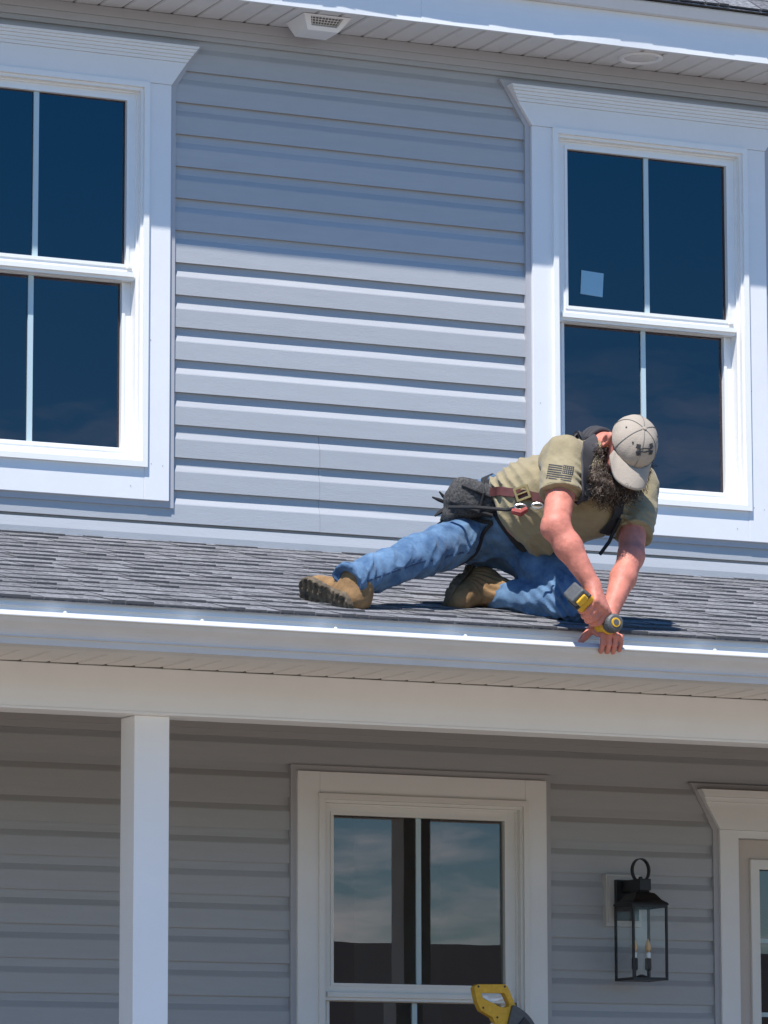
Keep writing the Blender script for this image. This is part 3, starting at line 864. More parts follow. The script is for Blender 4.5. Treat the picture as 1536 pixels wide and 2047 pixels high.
# ---- shirt
tdir = (J['chest'] - J['pelv']).normalized()
waist = J['pelv'].lerp(J['belly'], .42)
wn_ = (RV * .80 + UV * .52 + BV * .22).normalized()
def f_shirt(P):
    d = cap(P, J['pelv'], J['belly'], .138, .155)
    d = smin(d, cap(P, J['belly'], J['chest'], .155, .150), .05)
    d = smin(d, cap(P, J['belly'] + UV * -.03 + RV * .02, J['chest'] + UV * -.06 + RV * .0, .112, .115), .05)
    d = smin(d, cap(P, J['shR'] + UV * .008, J['shL'] + UV * .01, .073, .073), .05)
    d = smin(d, cap(P, J['neckb'] + UV * -.02, J['neckb'] + BV * .0, .095, .070), .05)
    slr = cap(P, J['shR'] + UV * .005, J['slR'] + (J['slR'] - J['shR']) * .3, .078, .071)
    nR = (J['slR'] - J['shR']).normalized()
    slr = np.maximum(slr, plane(P, J['slR'], (nR * .8 + UV * -.5 + RV * .05).normalized()))
    sll = cap(P, J['shL'], J['slL'] + (J['slL'] - J['shL']) * .3, .077, .063)
    nL = (J['slL'] - J['shL']).normalized()
    sll = np.maximum(sll, plane(P, J['slL'], nL))
    d = smin(d, slr, .025); d = smin(d, sll, .025)
    # hem rolls
    d = np.maximum(d, -plane(P, waist, wn_))
    # neck hole
    d = np.maximum(d, -(cap(P, J['neckb'] + UV * .02, hp(-.02, -.09, 0), .071, .075)))
    # folds: diagonal at the side, radiating in the armpits, loose over the belly
    w = vn(P * 14, 1)
    s = (P - A(waist)) @ A(tdir)
    side = np.clip(1 - s / .30, 0, 1)
    q = P @ A((RV * .75 + UV * .55 + BV * .1)) * 1.0
    fold = 1 - 2 * np.abs(np.sin(q * math.pi / .034 + 1.3 * w + 1.6 * vn(P * 5, 6)))
    d = d - .0075 * side * fold - .006 * vn(P * np.array([9, 9, 9], np.float32), 4) - .003 * vn(P * 32, 5) - .0045 * (1 - 2.6 * np.abs(vn(P * np.array([13, 13, 8], np.float32), 9)))
    for sh in (J['shR'], J['shL']):
        arm = (J['slR'] - J['shR']) if sh is J['shR'] else (J['slL'] - J['shL'])
        c = sh + arm * .75 + RV * (.03 if sh is J['shR'] else -.02)
        r = np.linalg.norm(P - A(c), axis=1); m = np.exp(-(r / .075) ** 2)
        ang = (P - A(c)) @ A((UV * .8 + RV * .6)) 
        d = d - .0060 * m * np.sin(ang * 2 * math.pi / .024 + 2.5 * vn(P * 18, 8))
    return d
shirt = sculpt('shirt', f_shirt, (6.55, -2.5, 3.68), (7.36, -1.65, 4.34), .0044, M['shirt'], person)
shirt['label'] = 'olive tan short sleeved shirt'
sb = bvh(shirt)
# sleeve hems: a doubled edge
def hem(c, n, r, m):
    pts = []
    n = Vector(n).normalized(); a = n.orthogonal().normalized(); b = n.cross(a)
    for k in range(40):
        an = 2 * math.pi * k / 40; q = Vector(c) + (a * math.cos(an) + b * math.sin(an)) * (r + .05)
        h = sb.ray_cast(q, (Vector(c) - q).normalized(), .2)
        pts.append(h[0] if h[0] is not None else Vector(c) + (a * math.cos(an) + b * math.sin(an)) * r)
    return ribbon('sleeve_hem', pts, .017, sb, m, shirt, off=-.001, th=.0026, closed=True, step=.02)
nR = ((J['slR'] - J['shR']).normalized() * .8 + UV * -.5 + RV * .05).normalized()
hem(J['slR'] - nR * .012, nR, .08, M['shirt'])
hem(J['slL'] - (J['slL'] - J['shL']).normalized() * .012, J['slL'] - J['shL'], .07, M['shirt'])
# flag print on the right sleeve
fo = Vector((6.778, -2.28, 4.045)); fu = RV * .97 + UV * -.14 + BV * .1; fv = UV * .97 + RV * .1
st = []
for k in range(7):
    y0 = -.026 + .0077 * k
    st.append([(-.044, y0), (.042 if k < 3 else .006, y0), (.042 if k < 3 else .006, y0 + .0042), (-.044, y0 + .0042)])
decal('flag_print', st + [[(.008, -.002), (.044, -.002), (.044, .027), (.008, .027)]], fo, fu, fv, sb, M['print'], shirt)
stars = []
for r in range(4):
    for c in range(5):
        cx, cy = .0125 + .0065 * c, .0015 + .0065 * r
        stars.append([(cx + .0019 * math.cos(t), cy + .0019 * math.sin(t)) for t in np.linspace(0, 2 * math.pi, 6)[:5]])
decal('flag_stars', stars, fo, fu, fv, sb, M['shirt'], shirt, off=.0018, sub=0)

# ---- jeans
def f_jeans(P):
    d = cap(P, J['pelv'] - tdir * .02, J['pelv'] + tdir * .10, .148, .146)
    d = np.maximum(d, plane(P, waist + wn_ * .012, wn_))
    lr = cap(P, J['hipR'] + UV * .02, J['kneeR'], .106, .068)
    # near the knee the cloth bags, then narrows over the boot
    lr = smin(lr, cap(P, J['kneeR'], J['ankR'] + (J['ankR'] - J['kneeR']) * .0, .068, .064), .03)
    lr = np.maximum(lr, plane(P, waist + wn_ * .012, wn_) - .05)
    d = smin(d, lr, .05)
    ll = cap(P, J['hipL'], J['kneeL'] + UV * .02, .100, .066)
    ls = cap(P, J['kneeL'] + UV * .012, J['ankL'] + (J['kneeL'] - J['ankL']) * .04, .064, .056)
    d = smin(d, smin(ll, ls, .015), .03)
    # open cuffs
    nr = (J['ankR'] - J['kneeR']).normalized(); nl = (J['ankL'] - J['kneeL']).normalized()
    d = np.maximum(d, -cap(P, J['ankR'] - nr * .03, J['ankR'] + nr * .12, .036, .038))
    d = np.where(((P - A(J['ankR'])) @ A(nr)) > -.012, np.maximum(d, plane(P, J['ankR'] + nr * .012, nr)), d)
    # folds run round the leg at the knee and cuff and along the thigh
    w = vn(P * 12, 11)
    t = (P - A(J['kneeR'])) @ A(nr)
    isR = 1 / (1 + np.exp((P[:, 0] - 6.74) * 40))
    cuff = np.exp(-((t - .31) / .07) ** 2) + .7 * np.exp(-((t - .02) / .09) ** 2)
    d = d - isR * .0038 * cuff * np.sin(t * 2 * math.pi / .042 + 2.4 * w + ((P - A(J['kneeR'])) @ A(UV)) * 26)
    q = P @ A(UV * .85 + RV * .5)
    hipm = np.exp(-(np.linalg.norm(P - A(J['hipR'] + BV * .1 + RV * .02), axis=1) / .16) ** 2)
    d = d - .0035 * hipm * np.sin(q * 2 * math.pi / .038 + 2.5 * vn(P * 8, 12))
    kn = np.exp(-(np.linalg.norm(P - A(J['kneeL']), axis=1) / .16) ** 2)
    d = d - .005 * kn * np.sin(P @ A(RV * .9 + UV * .7) * 2 * math.pi / .034 + 2.5 * vn(P * 9, 13))
    cz = A(J['kneeR'] - J['hipR']); cz /= np.linalg.norm(cz)
    al = (P @ cz)[:, None] * cz
    Q = (P - al) * 8 + al * 15 + (P @ A(UV))[:, None] * cz * 14
    d = d - .0058 * (1 - 2.6 * np.sqrt(np.abs(vn(Q, 17)) + .002)) - .003 * (1 - 2.4 * np.abs(vn(Q * 2.1, 18)))
    low = np.clip((t - .26) / .06, 0, 1) * isR
    return d - (.008 * vn(P * 9, 14) + .003 * vn(P * 30, 15) - .004 * np.abs(vn(P * np.array([7, 7, 15], np.float32), 16))) * (1 - .7 * low)
jeans = sculpt('jeans', f_jeans, (6.0, -2.3, 3.5), (7.2, -1.45, 4.18), .0044, M['denim'], person)
jeans['label'] = 'faded blue jeans'
jb = bvh(jeans)
# cuff hem
nr = (J['ankR'] - J['kneeR']).normalized()
def ringpts(c, n, r, tree, k=44):
    n = Vector(n).normalized(); a = n.orthogonal().normalized(); b = n.cross(a); out = []
    for i in range(k):
        an = 2 * math.pi * i / k; dr = a * math.cos(an) + b * math.sin(an)
        h = tree.ray_cast(Vector(c) + dr * (r + .07), -dr, r + .06)
        out.append(h[0] if h[0] is not None else Vector(c) + dr * r)
    return out
for off_ in (BV * .10 + UV * -.02,):
    pa = [J['hipR'].lerp(J['kneeR'], t) + off_ for t in (.15, .5, .85)] + [J['kneeR'].lerp(J['ankR'], t) + off_ for t in (.1, .5, .92)]
    ribbon('side_seam', pa, .007, jb, M['stitch'], jeans, off=-.0012, th=.0022)
ribbon('cuff_hem', ringpts(J['ankR'] - nr * .004, nr, .066, jb), .020, jb, M['denim'], jeans, off=-.001, th=.003, closed=True, step=.02)

# ---- boots
def boot(nm, heel, toe, up_hint, leg, shaft_to, length=.295):
    heel, toe = Vector(heel), Vector(toe)
    x = (toe - heel).normalized(); z = Vector(up_hint); z = (z - x * z.dot(x)).normalized(); y = z.cross(x)
    def lp(a, b, c): return heel + x * a + y * b + z * c
    leg = Vector(leg).normalized(); shaft_len = (Vector(shaft_to) - lp(.055, 0, .085)).length
    k_ = length / .295
    def fu(P):
        d = cap(P, lp(.045, 0, .065), lp(.055, 0, .085), .043, .045)
        d = smin(d, cap(P, lp(.06, 0, .07), lp(.17 * k_, 0, .056), .050, .045), .03)
        d = smin(d, ell(P, lp(.222 * k_, 0, .045), (x, y, z), (.066, .051, .046)), .025)
        d = smin(d, cap(P, lp(.055, 0, .085), shaft_to, .050, .050), .03)
        d = smin(d, cap(P, lp(.125, 0, .075), lp(.055, 0, .085).lerp(Vector(shaft_to), .75), .046, .048), .03)
        d = np.maximum(d, -plane(P, lp(0, 0, .018), z))
        t = (P - A(lp(.13, 0, .09))) @ A(x)
        return d - .0032 * vn(P * 22, 21) - .003 * np.sin(t * 2 * math.pi / .022 + 2 * vn(P * 16, 22)) * np.exp(-(t / .05) ** 2)
    c = [lp(a, b, e) for a in (-.05, .32) for b in (-.1, .1) for e in (-.04, .1)] + [Vector(shaft_to) + leg * .03 + Vector(o) for o in ((.07, .07, .07), (-.07, -.07, -.07))]
    lo = [min(v[i] for v in c) for i in range(3)]; hi = [max(v[i] for v in c) for i in range(3)]
    bt = sculpt(nm, fu, lo, hi, .0045, M['boot'], person)
    # lugged sole
    def fs(P):
        q = np.stack([(P - A(heel)) @ A(v) for v in (x, y, z)], 1)
        wdt = .040 + .012 * np.clip((q[:, 0] - .08) / .12, 0, 1)
        cx = np.clip(q[:, 0], .035, .232 * k_)
        rx = q[:, 0] - cx; rr2 = np.sqrt(rx ** 2 + (q[:, 1] * .045 / wdt) ** 2)
        d2 = rr2 - .047
        lug = .0045 * np.sign(np.sin(q[:, 0] * 2 * math.pi / .030)) * (np.abs(q[:, 1]) > .012) * (q[:, 2] < .004)
        arch = np.exp(-((q[:, 0] - .105) / .025) ** 2) * .010
        dz = np.maximum(q[:, 2] - .024, -(q[:, 2] - arch - lug))
        return np.maximum(d2, dz) - .0015 * vn(P * 40, 23)
    so = sculpt('sole', fs, lo, hi, .0042, M['sole'], bt)
    # laces
    lc = MB()
    for k in range(4):
        a = .085 + .022 * k
        lc.tube([lp(a, -.030, .105 - .013 * k), lp(a + .005, 0, .118 - .014 * k), lp(a + .012, .030, .103 - .013 * k)], .0024, 6)
    lc.build('lace', M['web'], bt)
    return bt
BRH = Vector((6.071, -2.076, 3.571))
b1 = boot('boot', BRH, BRH + RV * -.156 + UV * .052 + BV * -.20, RV * .79 + UV * .26 + BV * -.55, J['kneeR'] - J['ankR'], J['ankR'].lerp(J['kneeR'], .10), .282)
b1['label'] = 'tan work boot with its worn sole towards the gutter'
b2 = boot('boot', (6.748, -1.63, 3.795), (6.575, -1.79, 3.658), RV * .72 + UV * -.35 + BV * .3, J['kneeL'] - J['ankL'], J['ankL'].lerp(J['kneeL'], .12))
b2['label'] = 'shaded boot with its toe tucked on the shingles'

# ---- cap
CC = hp(-.004, .048, 0)
seg = 48; rings = 16; cm = MB()
for r in range(rings + 1):
    ph = (math.pi / 2) * r / rings
    for k in range(seg):
        an = 2 * math.pi * k / seg
        pan = abs(math.cos(an * 3))            # six panels
        rad = math.cos(ph) ** .80; hgt = math.sin(ph)
        fr_ = 1 + .07 * max(0, math.cos(an)) * (1 - r / rings)
        sx = .102 * rad * fr_; sy = .084 * rad
        pk = 1 - .022 * (1 - min(1, pan * 6)) * (1 - .4 * r / rings)
        v = CC + HF * (math.cos(an) * sx * pk) + HS * (math.sin(an) * sy * pk) + HU * (hgt * .087 - .018 + .004 * math.cos(an) * (1 - hgt))
        cm.v.append(tuple(v + Vector((noise.noise(v * 18), noise.noise(v * 18 + Vector((9, 0, 0))), noise.noise(v * 18 + Vector((0, 9, 0))))) * .0022))
for r in range(rings):
    for k in range(seg):
        a = r * seg + k; b = r * seg + (k + 1) % seg
        cm.f.append((a, b, b + seg, a + seg))
cap_o = cm.build('cap', M['cap'], person, smooth=True); cap_o['label'] = 'greige baseball cap'
sol = cap_o.modifiers.new('thick', 'SOLIDIFY'); sol.thickness = .003
ss = cap_o.modifiers.new('smooth', 'SUBSURF'); ss.levels = 1; ss.render_levels = 1
cb = bvh(cap_o)
bl = MB(); nu, nv = 22, 9
for j in range(nv + 1):
    t = j / nv
    for i in range(nu + 1):
        s = -1 + 2 * i / nu; an = s * R(60)
        bx = .102 * 1.05 * math.cos(an); by = .084 * math.sin(an) * 1.0
        ext = .084 * t * max(0, 1 - .12 * s * s - abs(s) ** 9 * .88)
        side = .012 * t * s * (1 - abs(s)) 
        v = CC + HF * (bx + ext) + HS * (by + side) + HU * (-.018 + .006 * math.cos(an) - .024 * t * t * .6 - .022 * (s * s) * t - .006 * t)
        bl.v.append(tuple(v))
for j in range(nv):
    for i in range(nu):
        a = j * (nu + 1) + i; bl.f.append((a, a + 1, a + nu + 2, a + nu + 1))
bill = bl.build('bill', M['cap'], cap_o, smooth=True)
so_ = bill.modifiers.new('thick', 'SOLIDIFY'); so_.thickness = .0045
MB().lathe((0, 0, 0), [(.001, .004), (.006, .003), (.0075, 0), (.0075, -.002)], 12).build('button', M['cap'], cap_o).matrix_world = Matrix.Translation(CC + HU * .0700) @ HU.to_track_quat('Z', 'Y').to_matrix().to_4x4()
sm_ = MB()
for k in range(6):
    an = math.pi * k / 3; pth = []
    for ph in np.linspace(R(2), R(86), 14):
        v = CC + HF * (math.cos(an) * .102 * math.cos(ph) ** .8 * (1 + .07 * max(0, math.cos(an)) * (1 - ph / 1.57))) + HS * (math.sin(an) * .084 * math.cos(ph) ** .8) + HU * (math.sin(ph) * .087 - .018)
        l, nrm, _, _ = cb.find_nearest(v); pth.append(l + nrm * .0006)
    sm_.tube(pth, .0016, 5)
sm_.build('panel_seam', M['seam'], cap_o)
ey = MB()
for an in (-.62, .62, 1.57, -1.57):
    ph = R(50); v = CC + HF * (math.cos(an) * .102 * math.cos(ph) ** .8) + HS * (math.sin(an) * .084 * math.cos(ph) ** .8) + HU * (math.sin(ph) * .087 - .018)
    l, nrm, _, _ = cb.find_nearest(v); ey.tube([l - nrm * .001, l + nrm * .0022], .0032, 10)
ey.build('eyelet', M['print'], cap_o)
# front emblem: two crossed arcs, each flaring at its ends
ld = (HF * .80 + HU * .52 + RV * .12 + UV * -.06).normalized()
h = cb.ray_cast(CC + ld * .3, -ld)
lu = (RV - ld * RV.dot(ld)).normalized(); lu = (lu + UV * -.14).normalized(); lv = ld.cross(lu); lv = lv if lv.dot(UV) > 0 else -lv
em = []
for sg in (1, -1):
    for tx in (1, -1):
        em.append([(tx * .0325, sg * .0055), (tx * .0285, sg * .0185), (tx * .0150, sg * .0170), (tx * .0175, sg * .0015)][::(1 if sg * tx > 0 else -1)])
    arc_o = [(.024 * math.cos(t), sg * (.0065 - .0105 * math.sin(t))) for t in np.linspace(R(20), R(160), 9)]
    arc_i = [(.021 * math.cos(t), sg * (.0020 - .0092 * math.sin(t))) for t in np.linspace(R(160), R(20), 9)]
    for q in range(8):
        em.append([arc_o[q], arc_o[q + 1], arc_i[7 - q], arc_i[8 - q]])
decal('emblem', em, h[0], lu, lv, cb, M['print'], cap_o, off=.0035, sub=2)
ribbon('sweatband_seam', [CC + HF * (math.cos(a) * .108) + HS * (math.sin(a) * .086) + HU * -.016 for a in np.linspace(-1.25, 1.25, 30)], .003, cb, M['vest'], cap_o, off=.001, th=.001)

# ---- beard and hair
def f_beard(P):
    d = cap(P, hp(.005, -.068, .064), hp(.045, -.098, .048), .018, .030)
    d = smin(d, cap(P, hp(.005, -.045, -.070), hp(.045, -.095, -.050), .020, .030), .03)
    d = smin(d, cap(P, hp(.050, -.092, .042), hp(.050, -.092, -.042), .030, .030), .03)
    d = smin(d, cap(P, hp(.080, -.085, .025), hp(.080, -.085, -.025), .022, .022), .02)
    d = smin(d, cap(P, hp(.055, -.105, .03), hp(.055, -.11, .03) + UV * -.035 + RV * -.020, .036, .020), .03)
    d = smin(d, cap(P, hp(.098, -.046, .026), hp(.098, -.046, -.026), .010, .010), .01)
    d = smin(d, cap(P, hp(.006, -.030, .074), hp(.0, -.065, .072) + RV * -.02, .012, .018), .015)
    ch = [HC + RV * -.118 + UV * -.062 + BV * .01, HC + RV * -.122 + UV * -.11 + BV * .04, HC + RV * -.075 + UV * -.138 + BV * .068, HC + RV * -.01 + UV * -.145 + BV * .075]
    for a_, b_, r_, q_ in zip(ch, ch[1:], (.014, .022, .026), (.022, .026, .022)): d = smin(d, cap(P, a_, b_, r_, q_), .025)
    return d - .010 * vn(P * 34, 31) - .006 * vn(P * 75, 32)
beard = sculpt('beard', f_beard, A(HC) - .26, A(HC) + .2, .0045, M['hair'], person)
beard['label'] = 'long curly greying beard'
hs = MB(); hg = MB(); rd = random.Random(4)
vs = [v for v in beard.data.vertices]
for q in range(2000):
    v = rd.choice(vs); p = v.co.copy(); nrm = v.normal.copy()
    ln = rd.uniform(.016, .04); dirn = (nrm * .75 + UV * -.35 + Vector((rd.uniform(-.5, .5), rd.uniform(-.5, .5), rd.uniform(-.5, .5))) * .7).normalized()
    a = dirn.orthogonal().normalized(); b = dirn.cross(a); ph = rd.uniform(0, 6.3); pts = []
    for s in range(9):
        t = s / 8
        pts.append(p + dirn * ln * t + (a * math.cos(ph + t * 9) + b * math.sin(ph + t * 9)) * .009 * t + UV * (-.012 * t * t))
    grey = rd.random() < (.38 if (p - HC).dot(RV) < -.085 else .06)
    (hg if grey else hs).tube(pts, [.0011 * (1 - .5 * s / 8) for s in range(9)], 3)
link('strands', hs.mesh('strands', M['hair'], True, fix=False), beard)['kind'] = 'stuff'
link('grey_strands', hg.mesh('grey_strands', M['grey_hair'], True, fix=False), beard)['kind'] = 'stuff'

# ---- harness, belt, pouch
def onb(q): return [Vector(v) for v in q]
ribbon('harness_strap', onb([(6.90, -1.90, 4.16), (6.955, -1.99, 4.24), (6.975, -2.05, 4.25), (6.955, -2.17, 4.21), (6.915, -2.26, 4.12), (6.890, -2.30, 4.03), (6.885, -2.29, 3.95), (6.90, -2.25, 3.90)]), .052, sb, M['vest'], shirt, off=.001, th=.006)
ribbon('harness_yoke', onb([(6.90, -2.06, 4.19), (6.955, -2.03, 4.235), (7.00, -2.01, 4.245), (7.06, -1.99, 4.22), (7.11, -1.98, 4.18)]), .085, sb, M['vest'], shirt, off=.002, th=.006)
ribbon('harness_strap', onb([(7.10, -1.88, 4.15), (7.13, -2.0, 4.17), (7.12, -2.13, 4.13), (7.09, -2.22, 4.05), (7.06, -2.24, 3.98), (7.05, -2.20, 3.90), (7.02, -2.14, 3.87)]), .062, sb, M['web'], shirt, off=.001, th=.006)
ribbon('harness_strap', onb([(6.89, -2.30, 4.00), (6.97, -2.32, 3.99), (7.06, -2.25, 3.98)]), .045, sb, M['web'], shirt, off=.001, th=.005)
MB().tube([(7.050, -2.20, 3.915), (7.046, -2.165, 3.880), (7.030, -2.155, 3.840), (6.996, -2.150, 3.795)], .0065, 6).build('strap_tail', M['web'], shirt)
# collar
nk_ = (HC - J['neckb']).normalized(); na_ = nk_.orthogonal().normalized(); nb_ = nk_.cross(na_)
cl_ = MB()
for o_, r_ in ((.000, .076), (.016, .073), (.030, .070)):
    cl_.tube([J['neckb'] + nk_ * o_ + (na_ * math.cos(t) + nb_ * math.sin(t)) * r_ for t in np.linspace(0, 2 * math.pi, 29)[:28]], .010, 8, closed=True)
cl_.build('collar', M['vest'], shirt, smooth=True)
belt = ribbon('tool_belt', onb([(6.692, -1.86, 4.040), (6.712, -1.96, 4.022), (6.750, -2.05, 4.004), (6.80, -2.11, 3.985), (6.83, -2.16, 3.97)]), .032, sb, M['belt'], person, off=.002, th=.005)
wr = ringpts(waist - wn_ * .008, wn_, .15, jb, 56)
ribbon('waist_shade_band', wr, .042, jb, M['web'], jeans, off=.000, th=.005, closed=True)  # black ring stands in for the dark shade where shirt meets jeans
belt['label'] = 'dark red tool belt with a brass buckle'
l, nrm, _, _ = sb.find_nearest(Vector((6.750, -2.05, 4.004)))
bx = Matrix((tdir.cross(nrm).normalized(), tdir, nrm)).transposed().to_4x4()
bk = MB(); bk.ring([(-.025, -.027), (.025, -.027), (.025, .027), (-.025, .027)], [(-.016, -.018), (.016, -.018), (.016, .018), (-.016, .018)], -.004, .004).box(-.003, .003, -.005, .003, -.02, .02)
bo = bk.build('buckle', M['brass'], belt, bevel=.0015)
bo.matrix_world = Matrix.Translation(l + nrm * .014) @ bx @ Matrix.Rotation(R(90), 4, 'X')
# speckled pouch on the right hip with tools stuck in it
PC = Vector((6.672, -1.83, 4.020))
px_ = (RV * .95 + UV * -.22).normalized(); pu = (UV * .97 + RV * .2).normalized(); pu = (pu - px_ * pu.dot(px_)).normalized(); pn = px_.cross(pu)
def f_pouch(P):
    d = rbox(P, PC, (px_, pu, pn), (.086, .058, .052), .036)
    d = smin(d, ell(P, PC + px_ * -.03 + pu * -.02, (px_, pu, pn), (.070, .058, .060)), .03)
    d = smin(d, ell(P, PC + px_ * -.062 + pu * -.075 + pn * .01, (px_, pu, pn), (.034, .045, .04)), .015)
    return d - .004 * vn(P * 20, 41) - .002 * vn(P * 60, 42)
pouch = sculpt('pouch', f_pouch, A(PC) - .15, A(PC) + .15, .005, M['pouch'], belt)
lip = MB(); lip.tube([PC + px_ * -.088 + pu * -.01 + pn * .02, PC + px_ * -.075 + pu * -.034 + pn * .052, PC + px_ * .0 + pu * -.046 + pn * .058, PC + px_ * .075 + pu * -.050 + pn * .040], .009, 8)
lip.tube([PC + px_ * -.05 + pu * .030 + pn * .055, PC + px_ * .0 + pu * .022 + pn * .064, PC + px_ * .055 + pu * .012 + pn * .055], .006, 8)
lip.tube([PC + px_ * .02 + pu * .06 + pn * .02, PC + px_ * .03 + pu * .02 + pn * .063, PC + px_ * .028 + pu * -.05 + pn * .058], .005, 8)
lip.build('pouch_rim', M['web'], belt)
tl = MB()
o = PC + px_ * -.082 + pu * -.045
for dx, dy, ln, r in ((-.6, .42, .05, .006), (-.75, .12, .062, .0065), (-.5, -.55, .055, .008), (-.2, -.75, .05, .007)):
    dv = (px_ * dx + pu * dy + pn * .2).normalized(); s0 = o + pu * (dy * .02) + pn * (dx * .02)
    tl.tube([s0 - dv * .03, s0 + dv * ln * .6, s0 + dv * ln], [r, r, r * .45], 7)
tl.build('tool_handle', M['web'], belt)
snap = MB()
for s in range(2):
    c = Vector((6.725, -2.085, 3.952)) + RV * (.058 * s) + UV * (.004 * s)
    ring = [c + RV * (.020 * math.cos(a)) + UV * (.009 * math.sin(a)) for a in np.linspace(0, 2 * math.pi, 17)[:16]]
    snap.tube(ring, .0032, 6, closed=True)
snap.build('snap_hook', M['steel'], belt)
MB().tube([(6.560, -1.86, 3.972), (6.62, -1.955, 3.962), (6.70, -2.03, 3.948), (6.722, -2.08, 3.95)], .0065, 7).build('lanyard', M['web'], belt)
MB().tube([(6.700, -2.07, 3.938), (6.722, -2.09, 3.930), (6.745, -2.095, 3.945)], [.010, .013, .009], 8).build('lanyard_pack', M['redstrap'], belt)
# strap round the right thigh
tc_ = J['hipR'].lerp(J['kneeR'], .48); td_ = (J['kneeR'] - J['hipR'] + UV * .10 + RV * .12).normalized()
ribbon('thigh_strap', ringpts(tc_, td_, .10, jb), .014, jb, M['web'], jeans, off=.001, th=.005, closed=True)

# ------------------------------------------------------------------ cordless driver in his right hand
M['yellow'] = mat('tool_yellow', (.74, .42, .02), .45, noise_amt=.3, noise_scale=60)
M['tool_black'] = mat('tool_black_rubber', (.035, .035, .037), .6, noise_amt=.35, noise_scale=80)
M['tool_grey'] = mat('tool_grey', (.10, .105, .108), .55, noise_amt=.35, noise_scale=90)
drill = empty('cordless_drill'); tag(drill, "yellow and black cordless driver gripped in the man's right fist over the gutter", 'drill')
cp = Vector((6.895, -2.452, 3.518)); nz = Vector((6.899, -2.285, 3.512)); ax_ = (nz - cp).normalized()
sd_ = ax_.orthogonal().normalized(); s2_ = ax_.cross(sd_)
def lathe_ax(mb, o, ax, prof, seg=20):
    a = ax.orthogonal().normalized(); b = ax.cross(a); base = len(mb.v)
    for r, hh in prof:
        for k in range(seg):
            an = 2 * math.pi * k / seg; mb.v.append(tuple(o + ax * hh + (a * math.cos(an) + b * math.sin(an)) * r))
    for i in range(len(prof) - 1):
        for k in range(seg):
            p0 = base + i * seg + k; p1 = base + i * seg + (k + 1) % seg; mb.f.append((p0, p1, p1 + seg, p0 + seg))
    mb.f.append(tuple(base + k for k in range(seg))[::-1]); e = base + (len(prof) - 1) * seg; mb.f.append(tuple(e + k for k in range(seg)))
    return mb
lathe_ax(MB(), cp, ax_, [(.024, -.001), (.030, .004), (.0325, .014), (.0325, .034), (.031, .040)]).build('motor_cap', M['tool_grey'], drill, smooth=False)
lathe_ax(MB(), cp, ax_, [(.0155, -.0045), (.0165, -.0015), (.0165, .001)]).build('cap_badge', M['yellow'], drill)
lathe_ax(MB(), cp, ax_, [(.010, -.0058), (.0105, -.0044), (.0105, -.003)]).build('badge_centre', M['tool_grey'], drill)
lathe_ax(MB(), cp, ax_, [(.0315, .0405), (.0335, .048), (.034, .085), (.030, .105), (.026, .112)]).build('motor_housing', M['yellow'], drill, smooth=True)
lathe_ax(MB(), cp, ax_, [(.0255, .1125), (.023, .125), (.016, .150), (.012, .156), (.012, .170)]).build('chuck', M['tool_black'], drill)
lathe_ax(MB(), cp, ax_, [(.0032, .1705), (.0032, .22)], 8).build('bit', M['steel'], drill)
gr_ = sculpt('grip', lambda P: smin(cap(P, TM + ta * .01, TM + ta * .125, .0195, .0175), cap(P, TM, TM + ta * .03, .024, .019), .01), A(TM) - .2, A(TM) + .2, .005, M['tool_black'], drill)
def bx3(nm, c, half, rd, m, e=0.0):
    return sculpt(nm, lambda P: rbox(P, c, (ta, t1, t2), half, rd), A(c) - .12, A(c) + .12, .004, m, drill)
FB = TM + ta * .150 + t2 * .004
bx3('battery_foot', FB + ta * -.010, (.018, .034, .038), .010, M['yellow'])
bx3('battery', FB + ta * .026 + t2 * .006, (.017, .030, .041), .007, M['tool_grey'])
bx3('battery_latch', FB + ta * .018 + t1 * .000 + t2 * .052, (.012, .020, .006), .003, M['yellow'])
bx3('battery_rail', FB + ta * .004 + t2 * .003, (.005, .0345, .043), .002, M['tool_black'])

# ------------------------------------------------------------------ wall lantern
lan = empty('wall_lantern'); tag(lan, 'black wall lantern with clear glass and two candle bulbs beside the front door', 'wall lamp')
M['block'] = mat('pale_mounting_block', (.52, .51, .495), .5, noise_amt=.06, noise_scale=20)
mbk = MB(); mbk.box(8.128, 8.285, -.024, .012, 2.668, 2.874).box(8.138, 8.275, -.030, -.0241, 2.680, 2.862)
mbk.build('mounting_block', M['block'], lan, bevel=.002)
MB().box(8.160, 8.262, -.048, -.0302, 2.690, 2.850).build('back_plate', M['black'], lan, bevel=.002)
x0, x1, y0, y1, zb, zt = 8.134, 8.280, -.237, -.091, 2.449, 2.742
cx, cy = (x0 + x1) / 2, (y0 + y1) / 2
MB().box(8.185, 8.235, -.20, -.0485, 2.800, 2.846).build('arm', M['black'], lan, bevel=.003)
fr = MB(); w = .0085
for a, b in ((x0, y0), (x1, y0), (x1, y1), (x0, y1)):
    fr.box(a - w * .5, a + w * .5, b - w * .5, b + w * .5, zb, zt)
for z in (zb, zt - .010):
    fr.box(x0, x1, y0 - w * .48, y0 + w * .48, z + .0003, z + .0105).box(x0, x1, y1 - w * .48, y1 + w * .48, z + .0003, z + .0105)
    fr.box(x0 - w * .48, x0 + w * .48, y0, y1, z + .0006, z + .0102).box(x1 - w * .48, x1 + w * .48, y0, y1, z + .0006, z + .0102)
fr.build('cage', M['black'], lan)
MB().box(x0 + .004, x1 - .004, y0 + .004, y1 - .004, zb + .001, zb + .009).build('tray', M['black'], lan)
rf = MB(); lv_ = [(0.081, zt), (.079, zt + .008), (.060, zt + .022), (.047, zt + .040), (.040, zt + .048), (.026, zt + .052), (.024, 2.802)]
